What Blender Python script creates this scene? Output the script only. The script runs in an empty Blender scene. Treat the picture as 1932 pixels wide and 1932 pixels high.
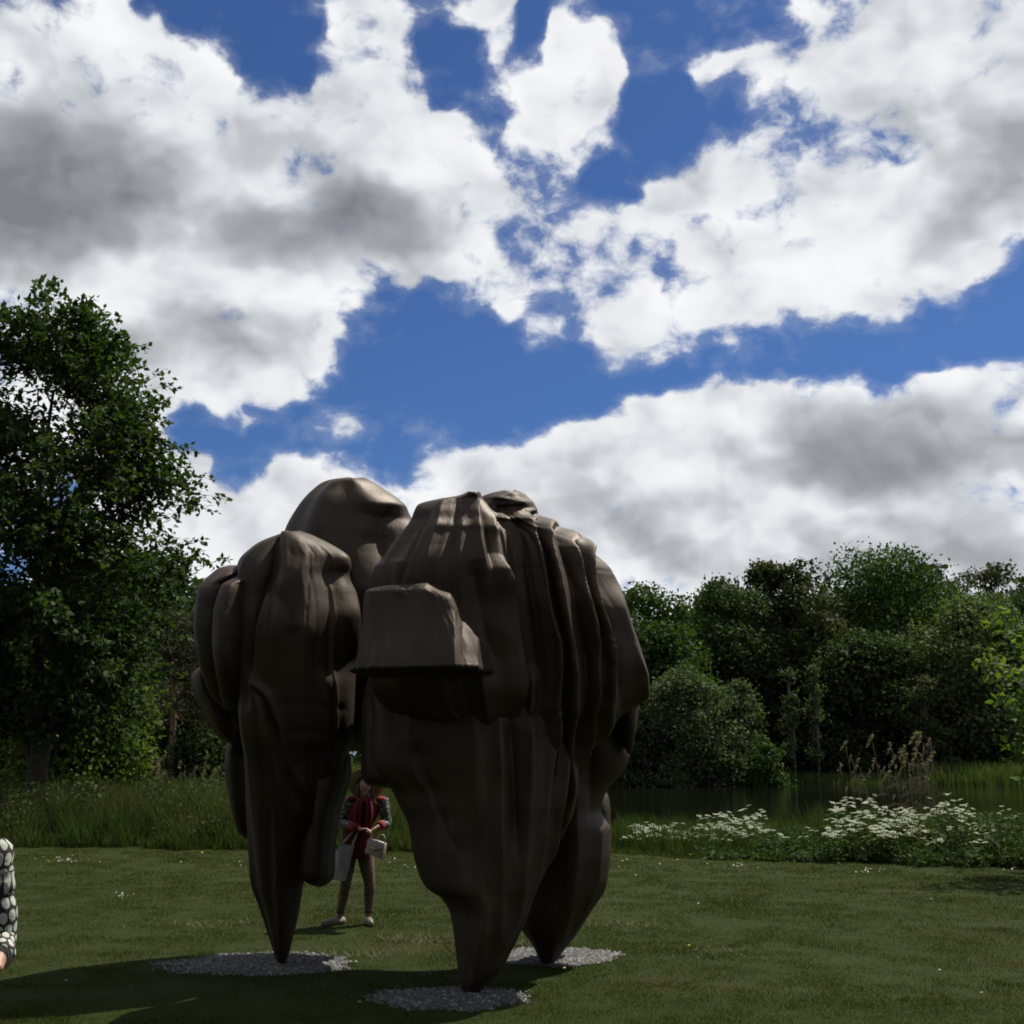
import bpy, math, random
import numpy as np
from mathutils import Vector, Matrix

R = math.radians
rng = np.random.default_rng(7)
random.seed(7)
scene = bpy.context.scene
col = scene.collection

# ------------------------------------------------------------------ camera
CAM_H, PITCH, FPX = 1.9, R(12.0), 2160.0      # focal length in units of a 1932 px wide frame
cam = bpy.data.cameras.new('camera')
cam.sensor_width = cam.sensor_height = 36
cam.lens = 36 * FPX / 1932
cam.clip_start, cam.clip_end = 0.05, 4000
cam_o = bpy.data.objects.new('camera', cam)
cam_o.location = (0, 0, CAM_H)
cam_o.rotation_euler = (math.pi / 2 + PITCH, 0, 0)
col.objects.link(cam_o)
scene.camera = cam_o
FWD = np.array([0, math.cos(PITCH), math.sin(PITCH)])
UP = np.array([0, -math.sin(PITCH), math.cos(PITCH)])
RT = np.array([1.0, 0, 0])


def ray(u, v):
    d = FWD + RT * ((u - 966) / FPX) + UP * ((966 - v) / FPX)
    return d / np.linalg.norm(d)


def at(u, v, Y):
    """world point seen at (u, v) whose distance ahead is Y"""
    d = ray(u, v)
    return np.array([0, 0, CAM_H]) + d * (Y / d[1])


def gnd(u, v, z=0.0):
    d = ray(u, v)
    return np.array([0, 0, CAM_H]) + d * ((z - CAM_H) / d[2])


# ------------------------------------------------------------------ sun and sky
SUN_EL, SUN_AZ = R(58), R(40)                 # azimuth from +x towards +y
SUN_DIR = Vector((math.cos(SUN_EL) * math.cos(SUN_AZ), math.cos(SUN_EL) * math.sin(SUN_AZ), math.sin(SUN_EL)))
sun = bpy.data.lights.new('sun', 'SUN')
sun.energy, sun.angle, sun.color = 4.8, R(0.5), (1.0, 0.93, 0.82)
sun_o = bpy.data.objects.new('sun', sun)
sun_o.rotation_euler = SUN_DIR.to_track_quat('Z', 'Y').to_euler()
sun_o.location = (30, 25, 50)
col.objects.link(sun_o)
scene.view_settings.view_transform = 'Standard'
scene.view_settings.look = 'None'
scene.view_settings.exposure = 0.6
scene.view_settings.gamma = 1.0
scene.cycles.filter_width = 1.8
scene.cycles.max_bounces = 6
scene.cycles.diffuse_bounces = 3
scene.cycles.glossy_bounces = 3
scene.cycles.transmission_bounces = 3
scene.cycles.transparent_max_bounces = 4

world = bpy.data.worlds.new('World')
scene.world = world
world.use_nodes = True
wt = world.node_tree
wt.nodes.clear()


class NT:
    """small helper for node trees"""
    def __init__(s, t): s.t = t
    def n(s, kind, **kw):
        o = s.t.nodes.new(kind)
        for k, v in kw.items(): setattr(o, k, v)
        return o
    def link(s, a, b): s.t.links.new(a, b)
    def put(s, sock, v):
        if hasattr(v, 'is_output'): s.link(v, sock)
        else: sock.default_value = v
    def m(s, op, a, b=None, c=None, clamp=False):
        o = s.n('ShaderNodeMath', operation=op, use_clamp=clamp)
        for i, v in enumerate((a, b, c)):
            if v is not None: s.put(o.inputs[i], v)
        return o.outputs[0]
    def vm(s, op, a, b=None, scale=None):
        o = s.n('ShaderNodeVectorMath', operation=op)
        s.put(o.inputs[0], a)
        if b is not None: s.put(o.inputs[1], b)
        if scale is not None: s.put(o.inputs['Scale'], scale)
        return o.outputs['Value'] if op in ('LENGTH', 'DOT_PRODUCT', 'DISTANCE') else o.outputs[0]
    def rng(s, v, a, b, c=0.0, d=1.0, smooth=False):
        o = s.n('ShaderNodeMapRange', interpolation_type='SMOOTHSTEP' if smooth else 'LINEAR', clamp=True)
        s.put(o.inputs[0], v)
        for i, x in enumerate((a, b, c, d)): s.put(o.inputs[i + 1], x)
        return o.outputs[0]
    def noise(s, vec, scale, detail=4, rough=0.5, dist=0.0):
        o = s.n('ShaderNodeTexNoise')
        if vec is not None: s.link(vec, o.inputs['Vector'])
        o.inputs['Scale'].default_value = scale
        o.inputs['Detail'].default_value = detail
        o.inputs['Roughness'].default_value = rough
        o.inputs['Distortion'].default_value = dist
        return o
    def mix(s, f, a, b):
        o = s.n('ShaderNodeMix', data_type='RGBA')
        s.put(o.inputs[0], f)
        s.put(o.inputs[6], a if hasattr(a, 'is_output') else (*a, 1) if len(a) == 3 else a)
        s.put(o.inputs[7], b if hasattr(b, 'is_output') else (*b, 1) if len(b) == 3 else b)
        return o.outputs[2]
    def ramp(s, v, pts):
        o = s.n('ShaderNodeValToRGB')
        e = o.color_ramp.elements
        while len(e) < len(pts): e.new(0.5)
        for x, (p, c) in zip(e, pts):
            x.position = p; x.color = (*c, 1)
        s.link(v, o.inputs[0])
        return o.outputs[0]


W = NT(wt)
# cumulus banks: each entry is a soft ellipse on the sky sphere given by (u, v, half width, half height, tilt, weight)
CLOUD = [
    (60, 300, 420, 330, 0, 1.0), (260, 250, 300, 260, -35, .8), (480, 380, 330, 200, -10, .95), (700, 330, 330, 180, 20, .85),
    (860, 400, 210, 190, 30, .8), (380, 640, 350, 190, 5, .95), (120, 700, 260, 170, 0, .8), (560, 520, 250, 130, 10, .6),
    (700, 110, 130, 110, 10, .75), (560, 150, 130, 70, 20, .5), (760, 15, 260, 45, 0, .65), (930, 80, 60, 90, -10, .5),
    (1085, 110, 85, 110, -20, .8), (1025, 250, 70, 130, 15, .75), (1205, 280, 95, 50, 0, .5), (1140, 420, 170, 110, -20, .6),
    (1060, 560, 230, 100, 5, .8), (1200, 610, 160, 80, 0, .75), (1420, 480, 320, 190, -20, 1.0), (1600, 260, 330, 250, -35, 1.0),
    (1800, 330, 280, 260, -20, 1.0), (1750, 80, 300, 140, -10, .85), (1950, 200, 200, 260, 0, .9), (1420, 60, 110, 45, -15, .45),
    (1320, 95, 60, 60, 20, .35), (1650, 480, 260, 120, -15, .7),
    (1100, 960, 420, 150, -6, 1.0), (1500, 880, 420, 160, -5, 1.0), (1850, 860, 300, 190, -12, 1.0), (700, 960, 330, 110, 0, .95),
    (320, 950, 130, 130, 35, 1.0), (300, 1100, 260, 120, 0, .8), (900, 1150, 700, 160, 0, .8), (1600, 1080, 600, 140, 0, .9),
    (1330, 760, 160, 55, -5, .6), (860, 690, 70, 55, -35, .5), (955, 735, 40, 22, 0, .45), (848, 829, 36, 12, -5, .3), (425, 890, 18, 14, 0, .3),
]
CLEAR = [
    (420, 40, 170, 85, 25, 1.0), (330, 10, 80, 50, 40, .8), (500, 150, 70, 70, 30, .8), (560, 90, 90, 60, 0, .6), (830, 95, 85, 70, 45, .62), (880, 180, 45, 60, 20, .5), (950, 240, 42, 105, -20, .62), (985, 100, 30, 105, 5, .6),
    (1230, 170, 80, 165, 5, .8), (1110, 370, 100, 55, 20, .65), (1200, 330, 70, 60, 0, .4), (1230, 20, 230, 60, 0, .8), (1450, 40, 60, 40, 0, .4), (1450, 130, 120, 50, -35, .45), (1240, 485, 65, 50, 20, .8),
    (975, 470, 42, 60, 0, .65), (835, 492, 30, 20, 0, .4), (295, 468, 65, 22, 10, .85), (790, 640, 160, 95, 0, 1.0), (540, 815, 250, 55, 0, 1.0), (400, 840, 90, 60, 20, .8),
    (760, 770, 260, 90, -5, 1.0), (1030, 740, 200, 60, -10, .85), (1350, 690, 240, 42, -12, .8), (1650, 660, 260, 75, -8, 1.0), (1900, 585, 170, 80, -20, 1.0),
    (430, 895, 45, 60, -35, .7), (1790, 985, 60, 18, -10, .5), (1550, 970, 70, 16, 0, .4), (1290, 1090, 30, 22, 0, .5), (1870, 95, 45, 45, 20, .55), (1790, 15, 40, 25, 0, .5),
    (1560, 610, 90, 30, -15, .4), (365, 1120, 45, 36, 0, .7), (440, 745, 60, 25, 0, .4), (520, 770, 40, 35, 0, .4),
]
THICK = [
    (40, 330, 300, 170, 8, .95), (120, 390, 260, 100, -5, .45), (560, 420, 280, 130, 12, .62), (700, 440, 180, 90, 0, .4), (330, 650, 260, 75, -2, .55), (1700, 850, 270, 80, 4, .8),
    (1900, 300, 150, 160, -10, .42), (1480, 300, 120, 110, -20, .22), (1700, 160, 160, 110, 0, .22), (1250, 1000, 420, 90, 4, .35), (1800, 1040, 300, 80, 0, .45), (800, 1020, 260, 70, 0, .2),
    (1870, 760, 120, 40, 0, .35), (1870, 430, 160, 80, -20, .35),
]


def layout(az, el, L, grow=1.2):
    """sum of the soft ellipses in one direction of the sky"""
    d = np.stack([np.sin(az) * np.cos(el), np.cos(az) * np.cos(el), np.sin(el)], -1)
    f = np.maximum(d @ FWD, 0.2)
    u, v = 966 + FPX * (d @ RT) / f, 966 - FPX * (d @ UP) / f
    acc = np.zeros_like(u)
    for (cu, cv, a, b, t, w) in L:
        ca, sa = math.cos(R(t)), math.sin(R(t))
        p = ((u - cu) * ca + (v - cv) * sa) / (grow * a)
        q = (-(u - cu) * sa + (v - cv) * ca) / (grow * b)
        k = np.clip(1 - (p * p + q * q), 0, 1)
        acc += w * k * k * (3 - 2 * k)
    return acc


AZ = np.linspace(R(-36), R(36), 73)
EL = np.linspace(R(1.0), R(42), 34)
GA, GE = np.meshgrid(AZ, EL)
cov = np.minimum(layout(GA, GE, CLOUD, 1.3), 0.95) - 0.98 * np.minimum(layout(GA, GE, CLEAR, 1.5), 1.3)
thk = np.clip(layout(GA, GE, THICK), 0, 1.2)
cov = np.clip(cov, -0.36, 0.62) + 0.3 * np.minimum(thk, 0.8) * (cov > 0)
cov = cov + 0.16 * np.clip((R(17) - GE) / R(5), 0, 1) * (cov > 0.2)      # the far bank is the most closed
edge = np.clip((np.abs(GA) - R(28)) / R(7.5), 0, 1)
edge = np.maximum(edge, np.clip((GE - R(37.5)) / R(4.5), 0, 1))
GEN_C, GEN_T = 0.40, 0.25                      # the cover that goes on round the rest of the sky
cov = cov * (1 - edge) + GEN_C * edge
thk = thk * (1 - edge) + GEN_T * edge

tc = W.n('ShaderNodeTexCoord')
dirv = tc.outputs['Generated']
warp = W.noise(dirv, 9.0, 3, 0.6)
wv = W.vm('SUBTRACT', warp.outputs['Color'], (0.5, 0.5, 0.5))
dw = W.vm('ADD', dirv, W.vm('SCALE', wv, scale=0.08))
sx = W.n('ShaderNodeSeparateXYZ')
W.link(dw, sx.inputs[0])
azn = W.rng(W.m('ARCTAN2', sx.outputs[0], sx.outputs[1]), float(AZ[0]), float(AZ[-1]))
eln = W.m('ARCSINE', W.m('MINIMUM', sx.outputs[2], 0.9999))
acc = None
for i in range(len(EL)):
    cu = W.n('ShaderNodeRGBCurve')
    for c, row in ((0, (cov[i] + 0.8) / 2.0), (1, thk[i] / 1.5)):
        cc = cu.mapping.curves[c]
        for k, (x, y) in enumerate(zip(np.linspace(0, 1, len(AZ)), row)):
            if k == 0: cc.points[0].location = (0, y)
            elif k == len(AZ) - 1: cc.points[-1].location = (1, y)
            else: cc.points.new(x, y)
    cu.mapping.update()
    W.link(azn, cu.inputs['Color'])
    if acc is None: acc = cu.outputs[0]
    else: acc = W.mix(W.rng(eln, float(EL[i - 1]), float(EL[i])), acc, cu.outputs[0])
sp = W.n('ShaderNodeSeparateColor')
W.link(acc, sp.inputs[0])
base = W.m('MULTIPLY_ADD', sp.outputs[0], 2.0, -0.8)
thk_n = W.m('MULTIPLY', sp.outputs[1], 1.5)

sq = W.vm('MULTIPLY', dirv, (1.0, 1.0, 1.4))
sq = W.vm('ADD', sq, W.vm('SCALE', W.vm('SUBTRACT', W.noise(dirv, 22.0, 2, 0.5).outputs['Color'], (0.5, 0.5, 0.5)), scale=0.03))
fb = W.noise(sq, 8.0, 8, 0.60).outputs['Fac']
fb2 = W.noise(sq, 34.0, 5, 0.62).outputs['Fac']
vo = W.n('ShaderNodeTexVoronoi', feature='F1', normalize=True)      # rounded heads of the cumulus
W.link(sq, vo.inputs['Vector'])
for k, x in (('Scale', 13.0), ('Detail', 1.5), ('Roughness', 0.55), ('Lacunarity', 2.3)): vo.inputs[k].default_value = x
puff = W.m('SUBTRACT', 0.28, vo.outputs['Distance'])
lo = W.noise(sq, 10.0, 3.0, 0.5).outputs['Fac']
off = SUN_DIR * 0.022
lo2 = W.noise(W.vm('ADD', sq, (off.x, off.y, off.z * 1.4)), 10.0, 3.0, 0.5).outputs['Fac']
nz = W.m('MULTIPLY', W.m('SUBTRACT', fb, 0.5), 2.3)
nz2 = W.m('ADD', W.m('MULTIPLY', puff, 1.9), W.m('MULTIPLY', W.m('SUBTRACT', fb2, 0.5), 1.0))
den = W.m('ADD', W.m('ADD', W.m('SUBTRACT', base, 0.17), nz), nz2)
alpha = W.m('MAXIMUM', W.rng(den, -0.18, 0.34, 0, 1, smooth=True), W.rng(den, -0.45, 0.25, 0, 0.20, smooth=True))
relief = W.m('MULTIPLY', W.m('SUBTRACT', lo, lo2), 2.0)
body = W.rng(den, 0.1, 1.5, 0.0, 0.30)
lump = W.m('ADD', W.m('MULTIPLY', puff, -0.55), W.m('MULTIPLY', W.m('SUBTRACT', fb2, 0.5), -0.10))
sh = W.m('ADD', W.m('SUBTRACT', W.m('MULTIPLY', thk_n, W.rng(fb, 0.25, 0.75, 0.75, 1.15)), relief), W.m('ADD', body, lump))
shade = W.ramp(W.rng(sh, -0.20, 1.40), [(0.0, (0.93, 0.94, 0.955)), (0.20, (0.80, 0.82, 0.85)), (0.38, (0.58, 0.605, 0.64)), (0.62, (0.38, 0.40, 0.425)), (1.0, (0.21, 0.22, 0.24))])
sky = W.n('ShaderNodeTexSky', sky_type='NISHITA', sun_disc=False, sun_elevation=SUN_EL, sun_rotation=-(math.pi / 2 - SUN_AZ) * -1,
          altitude=0, air_density=1.0, dust_density=0.35, ozone_density=3.0)
SKY_K = 0.08
skyc = W.vm('SCALE', sky.outputs[0], scale=SKY_K)
skyc = W.vm('MULTIPLY', skyc, (0.42, 0.61, 0.93))
fin = W.mix(alpha, skyc, shade)
bg = W.n('ShaderNodeBackground')
W.link(fin, bg.inputs[0])
bg.inputs[1].default_value = 0.66
wo = W.n('ShaderNodeOutputWorld')
W.link(bg.outputs[0], wo.inputs[0])
world.cycles.sampling_method = 'MANUAL'
world.cycles.sample_map_resolution = 512

# ------------------------------------------------------------------ helpers
def tri_mesh(name, V, F, smooth=True, uv=None):
    V = np.ascontiguousarray(V, dtype=np.float32).reshape(-1, 3)
    F = np.ascontiguousarray(F, dtype=np.int32)
    k = F.shape[1]
    me = bpy.data.meshes.new(name)
    me.vertices.add(len(V)); me.vertices.foreach_set('co', V.ravel())
    me.loops.add(F.size); me.loops.foreach_set('vertex_index', F.ravel())
    me.polygons.add(len(F)); me.polygons.foreach_set('loop_start', np.arange(0, F.size, k, dtype=np.int32))
    if smooth: me.polygons.foreach_set('use_smooth', np.ones(len(F), dtype=bool))
    if uv is not None:
        l = me.uv_layers.new(name='UVMap')
        l.data.foreach_set('uv', np.ascontiguousarray(uv, dtype=np.float32)[F.ravel()].ravel())
    me.update(calc_edges=True)
    return me


def obj(name, me, mat=None, parent=None, kind=None, loc=None):
    o = bpy.data.objects.new(name, me)
    col.objects.link(o)
    if mat is not None and me is not None and not me.materials: me.materials.append(mat)
    if parent is not None: o.parent = parent
    if kind: o['kind'] = kind
    if loc is not None: o.location = loc
    return o


def thing(name, label, cat, loc=(0, 0, 0), rz=0.0, group=None):
    o = bpy.data.objects.new(name, None)
    o.empty_display_size = 0.2
    col.objects.link(o)
    o.location = loc; o.rotation_euler = (0, 0, rz)
    tag(o, label, cat, group)
    return o


def tag(o, label, cat, group=None):
    o['label'] = label; o['category'] = cat
    if group: o['group'] = group
    return o


class MB:
    """collects triangles"""
    def __init__(s): s.V, s.F, s.n, s.uv = [], [], 0, []
    def add(s, V, F, uv=None):
        V = np.asarray(V, float).reshape(-1, 3); F = np.asarray(F, int)
        if F.shape[1] == 4: F = np.concatenate([F[:, [0, 1, 2]], F[:, [0, 2, 3]]])
        s.V.append(V); s.F.append(F + s.n); s.n += len(V)
        s.uv.append(np.zeros((len(V), 2)) if uv is None else np.asarray(uv, float))
        return s
    def tube(s, P, r, n=10, sq=None, ref=None, caps=True):
        V, F, uv = tube(P, r, n, sq, ref, caps)
        return s.add(V, F, uv)
    def mesh(s, name, smooth=True, uv=False):
        return tri_mesh(name, np.concatenate(s.V), np.concatenate(s.F), smooth, np.concatenate(s.uv) if uv else None)


def tube(P, r, n=10, sq=None, ref=None, caps=True):
    """tube along P with radius r per point; sq = radius of the second axis (towards ref)"""
    P = np.asarray(P, float); m = len(P)
    r = np.broadcast_to(np.asarray(r, float), (m,)); r2 = r if sq is None else np.broadcast_to(np.asarray(sq, float), (m,))
    T = np.gradient(P, axis=0); T = T / np.linalg.norm(T, axis=1, keepdims=True) + 1e-9
    N = np.array(ref if ref is not None else ([0, -1, 0] if abs(T[0][1]) < 0.9 else [1, 0, 0]), float)
    a = np.arange(n) * 2 * math.pi / n
    V, uv = [], []
    L = np.concatenate([[0], np.cumsum(np.linalg.norm(np.diff(P, axis=0), axis=1))])
    for i in range(m):
        N = N - T[i] * N.dot(T[i]); N /= np.linalg.norm(N) + 1e-9
        B = np.cross(T[i], N)
        V.append(P[i] + np.outer(np.cos(a) * r[i], B) + np.outer(np.sin(a) * r2[i], N))
        uv.append(np.stack([a / (2 * math.pi), np.full(n, L[i])], -1))
    i, j = np.meshgrid(np.arange(m - 1), np.arange(n), indexing='ij')
    F = np.stack([i * n + j, i * n + (j + 1) % n, (i + 1) * n + (j + 1) % n, (i + 1) * n + j], -1).reshape(-1, 4)
    F = np.concatenate([F[:, [0, 1, 2]], F[:, [0, 2, 3]]])
    V = np.concatenate(V); uv = np.concatenate(uv)
    if caps:
        k = len(V)
        V = np.concatenate([V, P[:1], P[-1:]]); uv = np.concatenate([uv, [[0, 0]], [[0, L[-1]]]])
        j = np.arange(n); q = (m - 1) * n
        F = np.concatenate([F, np.stack([(j + 1) % n, j, np.full(n, k)], -1), np.stack([q + j, q + (j + 1) % n, np.full(n, k + 1)], -1)])
    return V, F, uv


def smooth_path(P, k=6):
    """Catmull-Rom resampling, any number of columns"""
    P = np.asarray(P, float); n = len(P)
    Q = np.concatenate([[2 * P[0] - P[1]], P, [2 * P[-1] - P[-2]]])
    out = []
    for i in range(n - 1):
        p0, p1, p2, p3 = Q[i:i + 4]
        for t in np.arange(k) / k:
            out.append(0.5 * (2 * p1 + (p2 - p0) * t + (2 * p0 - 5 * p1 + 4 * p2 - p3) * t * t + (3 * p1 - p0 - 3 * p2 + p3) * t ** 3))
    out.append(P[-1])
    return np.array(out)


def pchip(x, y, q):
    """monotone cubic interpolation: no overshoot"""
    x = np.asarray(x, float); y = np.asarray(y, float)
    h = np.diff(x); d = np.diff(y) / h
    m = np.zeros(len(x))
    for i in range(1, len(x) - 1):
        if d[i - 1] * d[i] > 0:
            w1, w2 = 2 * h[i] + h[i - 1], h[i] + 2 * h[i - 1]
            m[i] = (w1 + w2) / (w1 / d[i - 1] + w2 / d[i])
    m[0], m[-1] = d[0], d[-1]
    k = np.clip(np.searchsorted(x, q) - 1, 0, len(h) - 1)
    t = (q - x[k]) / h[k]
    return ((1 + 2 * t) * (1 - t) ** 2 * y[k] + t * (1 - t) ** 2 * h[k] * m[k] + t * t * (3 - 2 * t) * y[k + 1] + t * t * (t - 1) * h[k] * m[k + 1])


def unit(v):
    v = np.asarray(v, float)
    return v / (np.linalg.norm(v, axis=-1, keepdims=True) + 1e-9)


# ------------------------------------------------------------------ materials
def mat_new(name):
    m = bpy.data.materials.new(name)
    m.use_nodes = True
    t = m.node_tree; t.nodes.clear()
    N = NT(t)
    out = N.n('ShaderNodeOutputMaterial')
    return m, N, out


def mat_plain(name, c, rough=0.7, c2=None, scale=8.0, bump=0.0, bscale=60.0, metal=0.0, spec=0.5):
    m, N, out = mat_new(name)
    b = N.n('ShaderNodeBsdfPrincipled')
    tcn = N.n('ShaderNodeTexCoord').outputs['Object']
    if c2 is None: c2 = tuple(x * 0.7 for x in c)
    f = N.rng(N.noise(tcn, scale, 6, 0.6).outputs['Fac'], 0.35, 0.65)
    N.link(N.mix(f, c, c2), b.inputs['Base Color'])
    b.inputs['Roughness'].default_value = rough
    b.inputs['Metallic'].default_value = metal
    b.inputs['Specular IOR Level'].default_value = spec
    if bump:
        bn = N.n('ShaderNodeBump'); bn.inputs['Strength'].default_value = bump; bn.inputs['Distance'].default_value = 0.01
        N.link(N.noise(tcn, bscale, 4, 0.6).outputs['Fac'], bn.inputs['Height'])
        N.link(bn.outputs[0], b.inputs['Normal'])
    N.link(b.outputs[0], out.inputs[0])
    return m


def mat_leaf(name, cols, trans=0.4, rough=0.7, noise_scale=0.25):
    """leaf colours vary leaf by leaf and in broad patches of growth"""
    m, N, out = mat_new(name)
    g = N.n('ShaderNodeNewGeometry')
    f = g.outputs['Random Per Island']
    pn = N.noise(g.outputs['Position'], noise_scale, 3, 0.6).outputs['Fac']
    f = N.m('ADD', N.m('MULTIPLY', f, 0.62), N.rng(pn, 0.3, 0.7, 0, 0.38))
    k = len(cols)
    c = N.ramp(f, [(i / (k - 1), x) for i, x in enumerate(cols)])
    d = N.n('ShaderNodeBsdfPrincipled'); N.link(c, d.inputs['Base Color'])
    d.inputs['Roughness'].default_value = rough
    d.inputs['Specular IOR Level'].default_value = 0.12
    t = N.n('ShaderNodeBsdfTranslucent')
    N.link(N.vm('MULTIPLY', c, (1.25, 1.35, 0.55)), t.inputs['Color'])
    mx = N.n('ShaderNodeMixShader'); mx.inputs[0].default_value = trans
    N.link(d.outputs[0], mx.inputs[1]); N.link(t.outputs[0], mx.inputs[2])
    N.link(mx.outputs[0], out.inputs[0])
    return m

# ------------------------------------------------------------------ ground, pond
def lawn_edge(x):
    """where the mown lawn ends"""
    return np.interp(x, [-30, -11, -4, 2, 5, 9, 20], [27.5, 25.2, 24.2, 23.4, 21.8, 20.5, 19.5]) + 0.25 * np.sin(x * 1.3) + 0.16 * np.sin(x * 3.1 + 1) + 0.12 * np.sin(x * 7.7) + 0.08 * np.sin(x * 17.3 + 2)


def near_shore(x):
    return np.interp(x, [-80, -30, -14, -4, 2, 12, 60], [88, 70, 52, 36, 29.5, 28, 27])


def far_shore(x):
    return np.interp(x, [-80, -10, 4, 10, 16, 40, 80], [90, 80, 80, 88, 95, 84, 70])


def ground_z(x, y):
    s = np.clip(np.minimum(y - near_shore(x) + 1.5, far_shore(x) - y + 2.0) / 4.0, 0, 1)
    s = s * s * (3 - 2 * s)
    z = -1.1 * s
    k = np.clip((8.6 - y) / 4.2, 0, 1)          # the ground climbs a little towards the viewer
    z = z + 0.24 * k * k * (3 - 2 * k)
    z = z + 0.012 * np.sin(x * 1.7 + y * 0.6) * np.sin(y * 1.1 - x * 0.4) * np.clip((y - 8) / 3, 0, 1) * np.clip((26 - y) / 3, 0, 1)
    z = z + 0.6 * np.clip((y - far_shore(x) - 1) / 20, 0, 1)
    return z


gx = np.unique(np.concatenate([np.linspace(-1500, -60, 16), np.linspace(-60, -14, 40), np.linspace(-14, 14, 141), np.linspace(14, 60, 40), np.linspace(60, 1500, 16)]))
gy = np.unique(np.concatenate([np.linspace(-1500, -10, 12), np.linspace(-10, 3, 14), np.linspace(3, 32, 146), np.linspace(32, 130, 90), np.linspace(130, 2500, 20)]))
X, Yg = np.meshgrid(gx, gy)
Z = ground_z(X, Yg)
nx, ny = len(gx), len(gy)
i, j = np.meshgrid(np.arange(ny - 1), np.arange(nx - 1), indexing='ij')
F = np.stack([i * nx + j, i * nx + j + 1, (i + 1) * nx + j + 1, (i + 1) * nx + j], -1).reshape(-1, 4)

m_ground, N, out = mat_new('lawn_soil')
g = N.n('ShaderNodeNewGeometry').outputs['Position']
n1 = N.noise(g, 0.55, 5, 0.6).outputs['Fac']
n2 = N.noise(g, 6.0, 5, 0.65).outputs['Fac']
n3 = N.noise(g, 60.0, 3, 0.6).outputs['Fac']
c = N.mix(N.rng(n2, 0.3, 0.7), (0.020, 0.030, 0.006), (0.030, 0.041, 0.008))
c = N.mix(N.rng(n1, 0.52, 0.72, 0, 0.5), c, (0.050, 0.043, 0.017))
c = N.mix(N.rng(n3, 0.35, 0.7, 0, 0.4), c, (0.012, 0.016, 0.004))
b = N.n('ShaderNodeBsdfPrincipled'); N.link(c, b.inputs['Base Color']); b.inputs['Roughness'].default_value = 0.95
b.inputs['Specular IOR Level'].default_value = 0.1
bn = N.n('ShaderNodeBump'); bn.inputs['Distance'].default_value = 0.03; N.link(n3, bn.inputs['Height']); N.link(bn.outputs[0], b.inputs['Normal'])
N.link(b.outputs[0], out.inputs[0])
obj('ground', tri_mesh('ground', np.stack([X, Yg, Z], -1), F), m_ground, kind='structure')

m_water, N, out = mat_new('pond_water')
b = N.n('ShaderNodeBsdfPrincipled')
b.inputs['Base Color'].default_value = (0.005, 0.005, 0.003, 1); b.inputs['Roughness'].default_value = 0.05; b.inputs['IOR'].default_value = 1.333
g = N.n('ShaderNodeNewGeometry').outputs['Position']
bn = N.n('ShaderNodeBump'); bn.inputs['Distance'].default_value = 0.05; bn.inputs['Strength'].default_value = 0.12
N.link(N.noise(N.vm('MULTIPLY', g, (0.7, 1.6, 1)), 2.2, 4, 0.6).outputs['Fac'], bn.inputs['Height']); N.link(bn.outputs[0], b.inputs['Normal'])
N.link(b.outputs[0], out.inputs[0])
xs = np.linspace(-80, 80, 81)
ws = [np.array([[x, near_shore(x) - 2, -0.25], [x, (near_shore(x) + far_shore(x)) / 2, -0.25], [x, far_shore(x) + 3, -0.25]]) for x in xs]
F = [[k * 3 + a, k * 3 + 3 + a, k * 3 + 4 + a, k * 3 + 1 + a] for k in range(80) for a in (0, 1)]
obj('pond', tri_mesh('pond', np.array(ws), np.array(F)), m_water, kind='structure')


# ------------------------------------------------------------------ grass blades
def blades(P, h, w, lean, name, mat, two=True):
    """bent grass blades at points P: 3 triangles each (or 1)"""
    n = len(P)
    a = rng.uniform(0, 2 * math.pi, n)
    side = np.stack([np.cos(a), np.sin(a), np.zeros(n)], -1)
    a2 = rng.uniform(0, 2 * math.pi, n)
    ld = np.stack([np.cos(a2), np.sin(a2), np.zeros(n)], -1) * (lean * h)[:, None]
    up = np.array([0, 0, 1.0])
    w = w[:, None] if np.ndim(w) else w
    if not two:
        V = np.stack([P - side * w, P + side * w, P + ld + up * h[:, None]], 1)
        F = np.arange(n * 3).reshape(n, 3)
    else:
        mid = P + ld * 0.3 + up * (h * 0.6)[:, None]
        V = np.stack([P - side * w, P + side * w, mid + side * w * 0.8, mid - side * w * 0.8, P + ld + up * (h * 0.98)[:, None]], 1)
        k = np.arange(n)[:, None] * 5
        F = np.concatenate([k + [[0, 1, 2]], k + [[0, 2, 3]], k + [[3, 2, 4]]])
    return tri_mesh(name, V, F, smooth=False)


PADS = [(-2.37, 11.27, 0.88, 0.60, 0.15), (-0.50, 9.74, 0.65, 0.46, 0.0), (0.42, 11.68, 0.60, 0.52, -0.1)]


def in_pad(x, y, grow=0.0):
    m = np.zeros(len(x), bool)
    for (cx, cy, rx, ry, ro) in PADS:
        t = np.arctan2((y - cy) / ry, (x - cx) / rx)
        wob = 1 + 0.06 * np.sin(3 * t + cx) + 0.04 * np.sin(7 * t + cy) + 0.03 * np.sin(13 * t)
        m |= ((x - cx) / rx) ** 2 + ((y - cy) / ry) ** 2 < (wob + grow) ** 2
    return m


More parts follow.
